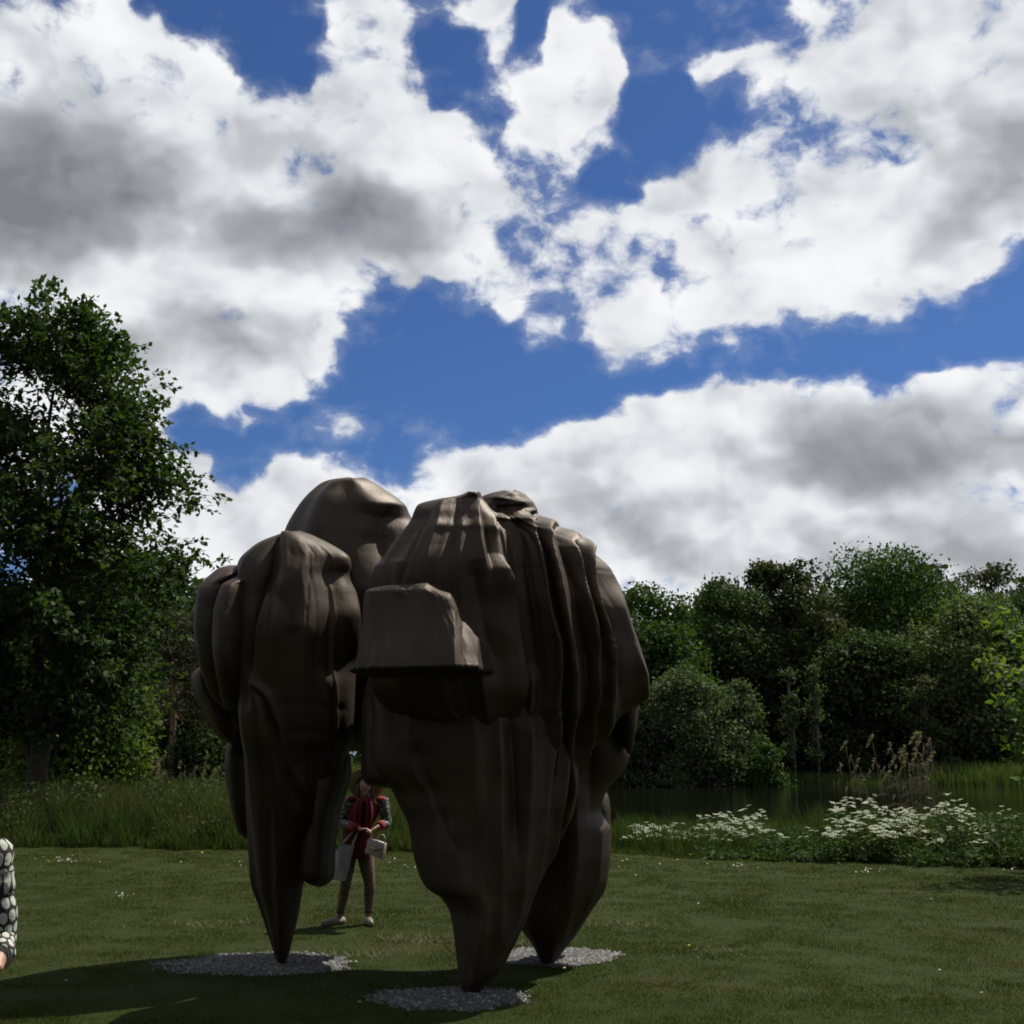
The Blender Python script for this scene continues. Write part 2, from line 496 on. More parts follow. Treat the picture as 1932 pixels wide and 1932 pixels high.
m_lawn, N, out = mat_new('lawn_grass')
gg = N.n('ShaderNodeNewGeometry')
p = gg.outputs['Position']
n1 = N.noise(p, 0.5, 5, 0.62).outputs['Fac']
n2 = N.noise(N.vm('MULTIPLY', p, (0.6, 1.5, 1)), 1.1, 4, 0.6).outputs['Fac']
c = N.ramp(gg.outputs['Random Per Island'], [(0, (0.032, 0.053, 0.009)), (0.5, (0.043, 0.065, 0.011)), (0.92, (0.056, 0.077, 0.014)), (1, (0.090, 0.084, 0.032))])
c = N.mix(N.rng(n1, 0.46, 0.68, 0, 0.65), c, (0.070, 0.060, 0.022))
c = N.mix(N.rng(n2, 0.52, 0.72, 0, 0.45), c, (0.024, 0.042, 0.010))
n4 = N.noise(N.vm('MULTIPLY', p, (0.22, 1.6, 1)), 1.3, 5, 0.62).outputs['Fac']      # passes of the mower
c = N.mix(N.rng(n4, 0.40, 0.62, 0, 0.75), c, N.vm('SCALE', c, scale=0.5))
n5 = N.noise(p, 2.6, 4, 0.65).outputs['Fac']
c = N.mix(N.rng(n5, 0.52, 0.70, 0, 0.65), c, (0.080, 0.068, 0.028))
d = N.n('ShaderNodeBsdfDiffuse'); N.link(c, d.inputs[0])
t = N.n('ShaderNodeBsdfTranslucent'); N.link(N.vm('MULTIPLY', c, (1.2, 1.3, 0.5)), t.inputs[0])
mx = N.n('ShaderNodeMixShader'); mx.inputs[0].default_value = 0.3
N.link(d.outputs[0], mx.inputs[1]); N.link(t.outputs[0], mx.inputs[2]); N.link(mx.outputs[0], out.inputs[0])

def patch(x, y, s, seed):
    """smooth random field in 0..1"""
    lr = np.random.default_rng(seed)
    G = lr.uniform(0, 1, (128, 128))
    a, b_ = x / s + 40.3, y / s + 40.7
    i, j = np.floor(a).astype(int), np.floor(b_).astype(int)
    f, g_ = a - i, b_ - j
    f, g_ = f * f * (3 - 2 * f), g_ * g_ * (3 - 2 * g_)
    i, j = i % 127, j % 127
    return (G[i, j] * (1 - f) + G[i + 1, j] * f) * (1 - g_) + (G[i, j + 1] * (1 - f) + G[i + 1, j + 1] * f) * g_


# denser close to the viewer, thinning with distance; the soil sheet carries on below
n = 620000
yy = 8.0 * (26.5 / 8.0) ** rng.uniform(0, 1, n)
xx = rng.uniform(-0.58, 0.58, n) * yy
zz = ground_z(xx, yy)
keep = (yy < lawn_edge(xx) + 0.4) & ((~in_pad(xx, yy, -0.12)) | (rng.uniform(0, 1, n) < 0.05)) & ((~in_pad(xx, yy, 0.02)) | (rng.uniform(0, 1, n) < 0.45))
xx, yy, zz = xx[keep], yy[keep], zz[keep]
soft = in_pad(xx, yy, 0.05)
h = rng.uniform(0.010, 0.026, len(xx)) * (0.7 + 0.04 * yy) * np.where(soft, 1.5, 1.0)
tuft = 0.5 * patch(xx, yy, 0.35, 1) + 0.3 * patch(xx, yy, 0.12, 2) + 0.3 * patch(xx, yy, 1.1, 3)
h = h * (0.35 + 1.5 * tuft ** 1.5)
thin = 0.55 * patch(xx, yy, 0.8, 4) + 0.45 * patch(xx, yy, 0.25, 5)          # worn spots where the soil shows
ok = rng.uniform(0, 1, len(xx)) < np.clip(2.6 * thin - 0.35, 0.12, 1)
xx, yy, zz, h = xx[ok], yy[ok], zz[ok], h[ok]
wd = 0.0018 * (0.6 + yy / 9)
obj('lawn_grass', blades(np.stack([xx, yy, zz - 0.004], -1), h, wd, rng.uniform(0.2, 1.1, len(xx)), 'lawn_grass', m_lawn, two=False), None, kind='stuff').data.materials.append(m_lawn)

dt = []
for (u, v, su, sv, k) in [(775, 1775, 40, 5, 260), (930, 1782, 60, 6, 220), (360, 1745, 70, 3, 200), (1180, 1745, 60, 5, 160), (690, 1800, 40, 4, 160), (1320, 1800, 70, 8, 120)]:
    for _ in range(k):
        q = gnd(u + rng.normal() * su, v + rng.normal() * sv); dt.append(q)
dt = np.array(dt)
m_dead = mat_plain('dead_grass_blade', (0.17, 0.145, 0.075), 0.9, (0.10, 0.085, 0.045), 6)
obj('dead_grass', blades(dt, rng.uniform(.02, .06, len(dt)), np.full(len(dt), .003), rng.uniform(.8, 2.2, len(dt)), 'dead_grass', m_dead, two=False), m_dead, kind='stuff')

# small flowers in the turf
m_daisy = mat_plain('daisy_petal', (0.5, 0.5, 0.44), 0.8)
m_butter = mat_plain('buttercup_petal', (0.42, 0.36, 0.03), 0.7)


def dots(name, mat, spots, r):
    mb = MB()
    for (x, y) in spots:
        z = float(ground_z(np.array([x]), np.array([y]))[0]) + rng.uniform(0.03, 0.07)
        q = np.arange(6) * math.pi / 3
        rr = r * rng.uniform(0.7, 1.3)
        ti = rng.uniform(-0.5, 0.5, 2)
        V = np.stack([x + rr * np.cos(q), y + rr * np.sin(q), z + rr * (ti[0] * np.cos(q) + ti[1] * np.sin(q))], -1)
        V = np.concatenate([V, [[x, y, z + rr * 0.4]]])
        mb.add(V, np.stack([np.arange(6), (np.arange(6) + 1) % 6, np.full(6, 6)], -1))
    obj(name, mb.mesh(name, False), mat, kind='stuff')


sp = []
for (u, v, k, su, sv) in [(118, 1625, 26, 22, 2.5), (230, 1697, 9, 9, 3), (1390, 1638, 10, 12, 2.5), (1645, 1648, 16, 18, 2.5), (1905, 1642, 6, 10, 2), (470, 1640, 10, 60, 8), (1250, 1640, 8, 60, 14), (760, 1640, 8, 25, 8)]:
    for _ in range(k):
        q = gnd(u + rng.normal() * su, v + rng.normal() * sv); sp.append((q[0], q[1]))
for _ in range(14):
    q = gnd(rng.uniform(20, 1900), rng.uniform(1640, 1900)); sp.append((q[0], q[1]))
dots('daisies', m_daisy, sp, 0.012)
sp = []
for _ in range(46):
    q = gnd(rng.uniform(60, 1500), 1612 + abs(rng.normal()) * 22); sp.append((q[0], q[1]))
for (u, v) in [(1112, 1805), (1118, 1804), (1065, 1838), (1300, 1790)]:
    q = gnd(u, v); sp.append((q[0], q[1]))
dots('buttercups', m_butter, sp, 0.014)

# ------------------------------------------------------------------ gravel beds under the three feet
m_grav, N, out = mat_new('gravel_stone')
gg = N.n('ShaderNodeNewGeometry')
c = N.ramp(gg.outputs['Random Per Island'], [(0, (0.024, 0.024, 0.025)), (0.4, (0.056, 0.056, 0.058)), (0.8, (0.10, 0.10, 0.102)), (1, (0.20, 0.19, 0.18))])
b = N.n('ShaderNodeBsdfPrincipled'); N.link(c, b.inputs['Base Color']); b.inputs['Roughness'].default_value = 0.85
N.link(b.outputs[0], out.inputs[0])
m_dust = mat_plain('gravel_dust', (0.07, 0.068, 0.064), 0.95, (0.035, 0.035, 0.033), 30, 0.6, 120)
for pi, (cx, cy, rx, ry, ro) in enumerate(PADS):
    q = np.linspace(0, 2 * math.pi, 64, endpoint=False)
    wob = 1 + 0.06 * np.sin(3 * q + cx) + 0.04 * np.sin(7 * q + cy) + 0.03 * np.sin(13 * q)
    rings = [np.stack([cx + rx * s * wob * np.cos(q), cy + ry * s * wob * np.sin(q), np.full(64, 0.004 + 0.010 * (1 - s * s))], -1) for s in (0.33, 0.66, 0.9)]
    rings.append(np.stack([cx + rx * 1.02 * wob * np.cos(q), cy + ry * 1.02 * wob * np.sin(q), np.full(64, -0.02)], -1))
    V = np.concatenate(rings + [[[cx, cy, 0.015]]])
    k = np.arange(64)
    F = np.concatenate([np.stack([r * 64 + k, r * 64 + (k + 1) % 64, (r + 1) * 64 + (k + 1) % 64, (r + 1) * 64 + k], -1) for r in range(3)])
    mb = MB(); mb.add(V, F); mb.add(V, np.stack([(k + 1) % 64, k, np.full(64, 256)], -1))
    bed = obj('gravel_bed', mb.mesh('gravel_bed'), m_dust, kind='structure')
    ns = int(5200 * rx * ry / 0.7)
    rr = np.minimum(np.sqrt(rng.uniform(0, 1.0, ns)) * rng.choice([1.0, 1.0, 1.0, 1.0, 1.0, 1.04, 1.10], ns), 1.2); th = rng.uniform(0, 2 * math.pi, ns)
    wb = 1 + 0.06 * np.sin(3 * th + cx) + 0.04 * np.sin(7 * th + cy) + 0.03 * np.sin(13 * th)
    C = np.stack([cx + rx * rr * wb * np.cos(th), cy + ry * rr * wb * np.sin(th), 0.008 + 0.010 * (1 - np.clip(rr, 0, 1) ** 2)], -1)
    s = 0.005 + 0.018 * rng.uniform(0, 1, ns) ** 2
    O = np.array([[1, 0, 0], [-1, 0, 0], [0, 1, 0], [0, -1, 0], [0, 0, 0.7], [0, 0, -0.7]], float)
    ja = rng.uniform(0.6, 1.3, (ns, 6, 1)); an = rng.uniform(0, 6.28, ns)
    ca, sa = np.cos(an)[:, None], np.sin(an)[:, None]
    OX = O[None, :, 0] * ca - O[None, :, 1] * sa; OY = O[None, :, 0] * sa + O[None, :, 1] * ca
    V = C[:, None, :] + np.stack([OX, OY, np.broadcast_to(O[None, :, 2], OX.shape)], -1) * ja * s[:, None, None]
    F0 = np.array([[0, 2, 4], [2, 1, 4], [1, 3, 4], [3, 0, 4]])
    F = (np.arange(ns)[:, None, None] * 6 + F0[None]).reshape(-1, 3)
    obj('gravel', tri_mesh('gravel', V, F, False), m_grav, bed, kind='stuff')

# ------------------------------------------------------------------ the bronze
m_bronze, N, out = mat_new('brown_bronze')
g = N.n('ShaderNodeNewGeometry').outputs['Position']
b = N.n('ShaderNodeBsdfPrincipled')
st = N.noise(N.vm('MULTIPLY', g, (3.0, 3.0, 0.35)), 3.0, 6, 0.6).outputs['Fac']       # rain streaks run down the folds
bl = N.noise(g, 1.6, 5, 0.6).outputs['Fac']
fine = N.noise(g, 90.0, 3, 0.6).outputs['Fac']
gr = N.noise(N.vm('MULTIPLY', g, (16.0, 16.0, 0.5)), 1.6, 4, 0.6).outputs['Fac']       # fine vertical tooling
c = N.mix(N.rng(bl, 0.35, 0.65), (0.037, 0.0225, 0.011), (0.027, 0.0175, 0.0098))
c = N.mix(N.rng(st, 0.50, 0.75, 0, 0.5), c, (0.044, 0.031, 0.020))
c = N.mix(N.rng(fine, 0.55, 0.75, 0, 0.35), c, (0.020, 0.014, 0.009))
sxyz = N.n('ShaderNodeSeparateXYZ'); N.link(g, sxyz.inputs[0])
wz = N.m('ADD', sxyz.outputs[2], N.m('MULTIPLY', N.m('SUBTRACT', bl, 0.5), 0.25))
seam = N.m('ABSOLUTE', N.m('SUBTRACT', N.m('FRACT', N.m('DIVIDE', wz, 1.17)), 0.5))
c = N.mix(N.rng(seam, 0.0, 0.006, 0.75, 0.0), c, (0.010, 0.007, 0.005))
pt_ = N.n('ShaderNodeNewGeometry').outputs['Pointiness']
c = N.mix(N.rng(pt_, 0.51, 0.56, 0, 0.5), c, (0.085, 0.058, 0.034))                        # edges rubbed paler
N.link(c, b.inputs['Base Color'])
b.inputs['Metallic'].default_value = 0.4
b.inputs['Specular IOR Level'].default_value = 0.4
N.link(N.rng(bl, 0.3, 0.7, 0.50, 0.66), b.inputs['Roughness'])
bn = N.n('ShaderNodeBump'); bn.inputs['Distance'].default_value = 0.004; bn.inputs['Strength'].default_value = 0.3
hgt = N.m('ADD', fine, N.m('MULTIPLY', N.noise(g, 14.0, 4, 0.6).outputs['Fac'], 1.5))
N.link(N.m('ADD', hgt, N.m('MULTIPLY', gr, 3.0)), bn.inputs['Height'])
N.link(bn.outputs[0], b.inputs['Normal'])
N.link(b.outputs[0], out.inputs[0])

sc_loc = np.array([-0.8, 10.9, 0.0])
sculpture = thing('sculpture', 'tall brown bronze abstract sculpture of folded drape-like forms on three pointed feet', 'sculpture', tuple(sc_loc))


def shell(name, rows, folds=(), nth=300, nrow=230, p=2.3, rot=0.0, back=0.03, seed=0, wav=0.0, label=None, foldamp=1.0, flutes=0, flamp=.02, flw=5.0, ledges=()):
    """horizontal sections stacked into a body.  rows: (v, left u, right u, distance, half depth)
    folds: (line of (u, v), amplitude in m, width left, width right) run over the side that faces the viewer"""
    rows = np.asarray(rows, float)
    t = np.concatenate([[0], np.cumsum(np.maximum(np.abs(np.diff(rows[:, 0])), 0.35 * np.abs(np.diff(rows[:, 1])) + 0.35 * np.abs(np.diff(rows[:, 2]))) + 1e-3)])
    q = np.linspace(0, t[-1], nrow)
    # round off the polygonal outline a little
    v, uL, uR, Yc, hd = (pchip(t, rows[:, k], q) for k in range(5))
    th = np.arange(nth) * 2 * math.pi / nth
    co, si = np.cos(th), np.sin(th)
    pt, pb = p if isinstance(p, tuple) else (p, p)          # roundness of the section at the top and at the foot
    lr = np.random.default_rng(100 + seed)
    bk = [(lr.integers(3, 9), lr.uniform(0, 6.28), lr.uniform(-2, 2), lr.uniform(0.4, 1)) for _ in range(5)]
    fl = [((k + lr.uniform(.2, .8)) / max(flutes, 1), lr.uniform(.35, 1) * (1 if lr.uniform() < .6 else -.7), lr.uniform(.6, 1.5), lr.uniform(0, 6.28)) for k in range(flutes)]
    V = np.zeros((nrow, nth, 3))
    for r in range(nrow):
        L, Rr = at(uL[r], v[r], Yc[r]), at(uR[r], v[r], Yc[r])
        hx = max((Rr[0] - L[0]) / 2, 0.004); cx = (L[0] + Rr[0]) / 2; z = (L[2] + Rr[2]) / 2
        pr_ = pt + (pb - pt) * min(1, max(0, (q[r] / q[-1] - .45) / .35))
        x, y = np.sign(co) * np.abs(co) ** (2 / pr_) * hx, np.sign(si) * np.abs(si) ** (2 / pr_) * hd[r]
        if rot:
            a = R(rot); x, y = x * math.cos(a) - y * math.sin(a), x * math.sin(a) + y * math.cos(a)
            s = hx / max(np.max(np.abs(x)), 1e-6); x, y = x * s, y
        # outward normal of the section
        dx, dy = np.roll(x, -1) - np.roll(x, 1), np.roll(y, -1) - np.roll(y, 1)
        l = np.hypot(dx, dy) + 1e-9
        nx_, ny_ = dy / l, -dx / l
        u = uL[r] + (uR[r] - uL[r]) * (x / hx + 1) / 2
        front = np.clip(-ny_ * 1.6 + 0.55, 0, 1)
        d = np.zeros(nth)
        for ki, (line, amp, wl, wr) in enumerate(folds):
            line = np.asarray(line, float)
            if v[r] < line[0, 1] - 25 or v[r] > line[-1, 1] + 60: continue
            uk = np.interp(v[r], line[:, 1], line[:, 0])
            if wl > 2.5: uk += 0.5 * math.sin(v[r] * .04 + ki * 1.3 + seed)
            k = min(1, max(0, (v[r] - line[0, 1] + 25) / 30)) * min(1, max(0, (line[-1, 1] + 60 - v[r]) / 90))
            e = (u - uk); e = np.where(e < 0, e / wl, e / wr)
            if abs(amp) > .025 and wl > 2.5: k *= 1 + .12 * math.sin(v[r] * .035 + ki * 2.1)
            d += amp * foldamp * k * np.exp(-np.abs(e) ** 1.25) * front
        for (s_, am, wm, ph) in fl:
            uk = uL[r] + (uR[r] - uL[r]) * (s_ + .003 * math.sin(v[r] * .02 + ph))
            d += flamp * am * (1 + .3 * math.sin(v[r] * .012 + ph * 2)) * np.exp(-np.abs((u - uk) / (flw * wm)) ** 1.3) * front * min(1, max(0, (hx - .22) / .35))
        for (v0, amp, wv_, u0, u1) in ledges:
            vv = v0 + 5 * np.sin(u * .03 + v0)
            d += amp * np.exp(-((v[r] - vv) / wv_) ** 2) * front * np.clip((u - u0) / 12, 0, 1) * np.clip((u1 - u) / 12, 0, 1)
        f = np.zeros(nth)
        zz_ = z * 0.5
        for (kk, ph, dr, am) in bk: f += am * np.sin(kk * th + ph + dr * zz_)
        d += back * f * (0.35 + 0.65 * (1 - front)) * min(1, hx / 0.25)
        if wav: d += wav * np.sin(z * 5.0 + 2.0 * np.cos(th * 2 + seed)) * front
        V[r, :, 0] = cx + x + nx_ * d; V[r, :, 1] = Yc[r] + y + ny_ * d
        # crowns fall away towards the front instead of ending in a level cut
        fall = max(0.0, 1 - q[r] / (.22 * q[-1])) * max(z - CAM_H, 0) / Yc[r]
        V[r, :, 2] = z - fall * np.maximum(Yc[r] - V[r, :, 1], 0) * 1.1
    # relax the stack a little so that sections flow into one another
    for _ in range(3):
        V[1:-1] = 0.5 * V[1:-1] + 0.25 * (V[:-2] + V[2:])
    Vf = np.concatenate([V.reshape(-1, 3), V[0].mean(0)[None], V[-1].mean(0)[None]]) - sc_loc
    i, j = np.meshgrid(np.arange(nrow - 1), np.arange(nth), indexing='ij')
    F = np.stack([i * nth + j, (i + 1) * nth + j, (i + 1) * nth + (j + 1) % nth, i * nth + (j + 1) % nth], -1).reshape(-1, 4)
    mb = MB(); mb.add(Vf, F)
    j = np.arange(nth); a, bq = nrow * nth, (nrow - 1) * nth
    mb.F.append(np.stack([j, (j + 1) % nth, np.full(nth, a)], -1)); mb.F.append(np.stack([bq + (j + 1) % nth, bq + j, np.full(nth, a + 1)], -1))
    o = obj(name, mb.mesh(name), m_bronze, sculpture)
    if label: o['label'] = label
    return o


# rear dome
shell('rear_dome', [(900, 660, 688, 12.0, .45), (905, 634, 700, 12.0, .5), (925, 604, 730, 12.0, .56), (944, 586, 757, 12.0, .62), (964, 572, 777, 12.0, .66), (1001, 552, 806, 12.0, .72),
                    (1060, 535, 835, 12.0, .8), (1150, 525, 860, 12.0, .85), (1300, 532, 880, 12.0, .8), (1385, 570, 850, 12.0, .6), (1412, 620, 800, 12.0, .3), (1418, 660, 740, 12.0, .1)],
      folds=[([(672, 905), (668, 1000), (664, 1200)], -.012, 2.2, 2.2), 
             ([(750, 985), (738, 1010), (738, 1070)], -.20, 40, 55), ([(700, 1010), (690, 1060), (690, 1100)], .05, 22, 22)], seed=1, back=.05)

# left head with its leg
shell('left_head', [(1001, 545, 562, 11.0, .34), (1005, 532, 580, 11.0, .36), (1013, 514, 600, 11.0, .38), (1025, 492, 626, 11.0, .41), (1040, 474, 648, 11.0, .44), (1054, 460, 667, 11.0, .47),
                    (1068, 455, 668, 11.0, .50), (1086, 452, 662, 11.0, .53), (1125, 448, 674, 11.0, .58), (1174, 446, 682, 11.0, .64), (1230, 446, 680, 11.02, .66), (1260, 448, 677, 11.03, .66),
                    (1330, 455, 676, 11.05, .64), (1400, 462, 672, 11.08, .58), (1422, 466, 658, 11.1, .54), (1452, 468, 658, 11.12, .5), (1489, 470, 650, 11.15, .46), (1528, 472, 634, 11.18, .42),
                    (1572, 476, 612, 11.2, .36), (1611, 479, 594, 11.22, .32), (1640, 481, 584, 11.23, .28), (1670, 484, 575, 11.24, .25), (1709, 496, 568, 11.25, .2), (1783, 516, 549, 11.27, .1), (1812, 523, 540, 11.27, .05), (1824, 527, 537, 11.27, .03)],
      folds=[([(533, 1010), (531, 1089), (512, 1138), (497, 1199), (491, 1290)], -.13, 16, 10), ([(552, 1004), (556, 1040), (560, 1080), (546, 1150), (536, 1230)], .06, 14, 34), ([(630, 1060), (640, 1150), (640, 1260)], -.05, 34, 22), ([(585, 1010), (600, 1014), (640, 1034)], -.03, 16, 16),
             ([(601, 1030), (600, 1480)], -.014, 2.0, 2.0), ([(640, 1036), (654, 1050), (661, 1064), (657, 1084)], .035, 12, 8), ([(638, 1088), (644, 1112)], -.03, 18, 14), ([(545, 1060), (540, 1120)], -.02, 10, 10), ([(560, 1010), (562, 1200)], .02, 20, 60),
             ([(520, 1135), (508, 1200), (500, 1290)], .05, 4, 5), ([(548, 1135), (570, 1180), (575, 1215)], -.05, 22, 18), ([(590, 1190), (600, 1240)], .045, 24, 24),
             ([(494, 1292), (528, 1318), (556, 1372), (566, 1440), (600, 1510)], .055, 10, 12), ([(498, 1300), (520, 1345), (536, 1410), (560, 1490), (590, 1560)], .06, 12, 10),
             ([(500, 1300), (526, 1330), (545, 1390)], -.05, 7, 7), ([(640, 1290), (632, 1400), (612, 1500), (600, 1600)], .04, 18, 24), ([(530, 1480), (535, 1600), (535, 1780)], .035, 12, 16),
             ([(664, 1090), (672, 1125), (676, 1180), (676, 1250)], .06, 7, 10)], seed=2, back=.04, p=(2.7, 1.5), ledges=[(1338, -.018, 3, 545, 665), (1388, -.016, 3, 560, 660), (1212, -.015, 10, 555, 600)], flutes=12, flamp=.016, flw=5)
shell('left_lobe', [(1066, 434, 450, 11.0, .05), (1071, 420, 472, 11.0, .2), (1086, 405, 494, 11.0, .34), (1106, 392, 508, 11.0, .44), (1138, 383, 514, 11.0, .52), (1187, 381, 514, 11.0, .56),
                    (1236, 386, 508, 11.0, .54), (1290, 398, 500, 11.02, .46), (1326, 412, 494, 11.05, .34), (1342, 430, 482, 11.06, .15), (1346, 444, 470, 11.06, .05)],
      folds=[([(468, 1085), (434, 1112), (420, 1160), (418, 1220), (424, 1300)], -.11, 9, 8), ([(486, 1090), (462, 1115), (450, 1165), (448, 1230), (452, 1300)], .09, 18, 26), ([(402, 1110), (396, 1180), (402, 1260)], .03, 14, 14)], seed=3, back=.04)
shell('ear_lobe', [(1257, 388, 400, 11.5, .05), (1264, 374, 424, 11.5, .2), (1282, 365, 444, 11.5, .28), (1309, 370, 462, 11.5, .32), (1340, 386, 475, 11.48, .33), (1370, 401, 486, 11.45, .3), (1390, 414, 488, 11.43, .24), (1402, 434, 478, 11.42, .14), (1407, 446, 464, 11.42, .05)],
      folds=[([(392, 1270), (404, 1310), (425, 1350), (455, 1385)], .05, 14, 12), ([(412, 1270), (430, 1310), (450, 1350)], -.06, 9, 12), ([(455, 1300), (470, 1340)], .04, 10, 10)], nth=180, nrow=120, seed=4, back=.015)
shell('rear_panel', [(1395, 434, 500, 11.75, .15), (1415, 430, 506, 11.75, .26), (1452, 428, 510, 11.75, .32), (1501, 437, 512, 11.75, .32), (1550, 447, 506, 11.75, .26), (1574, 456, 500, 11.75, .16), (1582, 466, 492, 11.75, .05)],
      folds=[([(450, 1420), (458, 1500), (470, 1570)], .04, 12, 12)], nth=140, nrow=80, seed=5, back=.02)
shell('hanging_lobe', [(1425, 590, 657, 11.0, .1), (1452, 592, 658, 11.0, .24), (1489, 594, 651, 11.0, .3), (1528, 588, 638, 11.0, .3), (1572, 578, 631, 11.02, .28), (1611, 571, 626, 11.04, .26), (1640, 570, 626, 11.05, .24), (1656, 574, 624, 11.05, .2), (1667, 585, 617, 11.05, .12), (1672, 598, 609, 11.05, .04)],
      folds=[([(615, 1460), (612, 1540), (604, 1640)], .05, 12, 12), ([(598, 1500), (592, 1600)], -.03, 8, 8)], nth=160, nrow=110, seed=6, back=.02)

# right shell: the big fluted mantle
shell('right_mantle', [(924, 953, 972, 10.95, .52), (929, 938, 983, 10.95, .55), (945, 905, 996, 10.95, .60), (964, 880, 1006, 10.95, .65), (986, 862, 1026, 10.95, .72), (1002, 852, 1056, 10.95, .77), (1018, 846, 1082, 10.95, .81),
                       (1033, 840, 1099, 10.95, .84), (1079, 826, 1130, 10.95, .92), (1113, 818, 1145, 10.95, .96), (1165, 808, 1170, 10.95, 1.0), (1206, 800, 1185, 10.95, 1.0), (1275, 792, 1205, 10.96, .98), (1318, 796, 1198, 10.96, .95),
                       (1345, 800, 1178, 10.94, .92), (1361, 804, 1152, 10.92, .88), (1400, 812, 1116, 10.86, .80), (1448, 824, 1090, 10.78, .68), (1500, 836, 1068, 10.7, .52), (1540, 850, 1054, 10.6, .40), (1585, 870, 1042, 10.5, .28), (1610, 900, 1030, 10.45, .1)],
      folds=[([(930, 985), (1005, 984), (1006, 990)], .04, 60, 12),
             ([(997, 986), (1010, 1044), (1024, 1113), (1034, 1174), (1049, 1236), (1052, 1285), (1046, 1380), (1034, 1480), (1022, 1560)], .085, 16, 4),
             ([(1006, 986), (1018, 1044), (1032, 1113), (1043, 1174), (1058, 1236), (1060, 1285), (1054, 1380), (1042, 1480)], -.05, 3.5, 4),
             ([(1018, 990), (1028, 1050), (1041, 1113), (1052, 1174), (1066, 1236), (1072, 1290), (1066, 1380), (1052, 1480), (1038, 1570)], .12, 4, 15),
             ([(1048, 1010), (1058, 1070), (1072, 1130), (1085, 1190), (1098, 1250), (1098, 1340), (1080, 1430)], -.09, 14, 10),
             ([(1069, 1050), (1083, 1101), (1093, 1150), (1106, 1199), (1114, 1240), (1114, 1330), (1094, 1420)], .08, 12, 3.5),
             ([(1077, 1050), (1090, 1101), (1101, 1150), (1113, 1199), (1121, 1240)], -.04, 3.5, 3.5),
             ([(1085, 1040), (1098, 1101), (1110, 1160), (1126, 1215), (1136, 1270), (1134, 1330), (1110, 1400)], .10, 4, 14),
             ([(1108, 1060), (1124, 1120), (1140, 1180), (1156, 1240), (1160, 1300)], -.08, 12, 12),
             ([(1118, 1058), (1135, 1105), (1152, 1160), (1172, 1220), (1186, 1280), (1186, 1350)], .07, 7, 12),
             ([(980, 1000), (985, 1100), (1000, 1200), (1012, 1300), (1004, 1450)], -.06, 22, 16), ([(1004, 1290), (1000, 1400), (990, 1500)], .05, 12, 12), ([(940, 940), (975, 945), (985, 960)], .05, 18, 14), ([(930, 968), (990, 970), (1000, 975)], -.06, 50, 20),
             ([(1060, 1006), (1075, 1030), (1082, 1050)], .06, 12, 10)], nth=520, nrow=380, seed=7, back=.05, p=2.4, ledges=[(968, -.05, 6, 930, 1000), (984, .04, 5, 930, 1010), (1096, -.008, 1.6, 960, 1150)], foldamp=1.3, flutes=24, flamp=.026, flw=4.5)
shell('mantle_tip', [(1215, 1110, 1180, 11.12, .2), (1275, 1122, 1207, 11.12, .36), (1318, 1132, 1208, 11.12, .36), (1345, 1144, 1204, 11.12, .3), (1375, 1160, 1199, 11.12, .22), (1400, 1174, 1194, 11.12, .12), (1422, 1186, 1190, 11.12, .03)],
      folds=[([(1160, 1240), (1172, 1300), (1184, 1380)], .05, 10, 10)], nth=140, nrow=90, seed=13, back=.01)

# front cap: the brow drape above the visor
shell('front_cap', [(926, 888, 902, 10.47, .33), (931, 876, 910, 10.47, .34), (938, 852, 914, 10.47, .35), (946, 812, 918, 10.46, .37), (956, 793, 924, 10.45, .39), (970, 785, 932, 10.43, .41), (986, 781, 940, 10.42, .43), (1005, 770, 951, 10.4, .47),
                    (1022, 756, 955, 10.41, .50), (1044, 741, 960, 10.4, .54), (1058, 731, 963, 10.4, .575), (1070, 722, 965, 10.4, .60), (1080, 711, 968, 10.4, .615), (1101, 707, 971, 10.4, .63), (1150, 705, 973, 10.42, .64), (1223, 703, 986, 10.44, .68),
                    (1290, 704, 990, 10.46, .68), (1340, 730, 988, 10.48, .6), (1375, 800, 982, 10.5, .5), (1396, 860, 972, 10.5, .36), (1408, 900, 958, 10.5, .16), (1412, 925, 945, 10.5, .05)],
      folds=[([(803, 946), (790, 985), (765, 1030), (735, 1080)], .03, 7, 9), ([(822, 944), (808, 1000), (785, 1060), (770, 1110)], -.028, 8, 8), ([(843, 938), (832, 1000), (815, 1070), (805, 1110)], .03, 8, 9), ([(866, 938), (860, 1000), (850, 1070)], -.032, 8, 8),
             ([(896, 926), (902, 980), (908, 1040), (915, 1085)], .06, 9, 6), ([(912, 938), (920, 1000), (926, 1060)], -.06, 5, 5), ([(929, 985), (936, 1030), (942, 1080)], .06, 5, 5),
             ([(938, 1005), (943, 1050), (947, 1090)], -.045, 4, 4), ([(876, 1000), (872, 1100)], .03, 10, 12),
             ([(945, 1085), (953, 1133), (958, 1174), (966, 1223), (970, 1290), (966, 1350)], .13, 22, 9), ([(900, 1100), (915, 1180), (935, 1250)], -.06, 16, 16),
             ([(966, 1110), (972, 1170), (982, 1240), (984, 1330)], .06, 5, 6), ([(910, 1290), (925, 1390)], .05, 14, 12), ([(885, 1300), (890, 1360)], -.05, 12, 12), ([(845, 1290), (860, 1340)], .04, 14, 14)],
      nth=460, nrow=300, seed=8, back=.02, p=2.6, flutes=16, flamp=.016, flw=6)

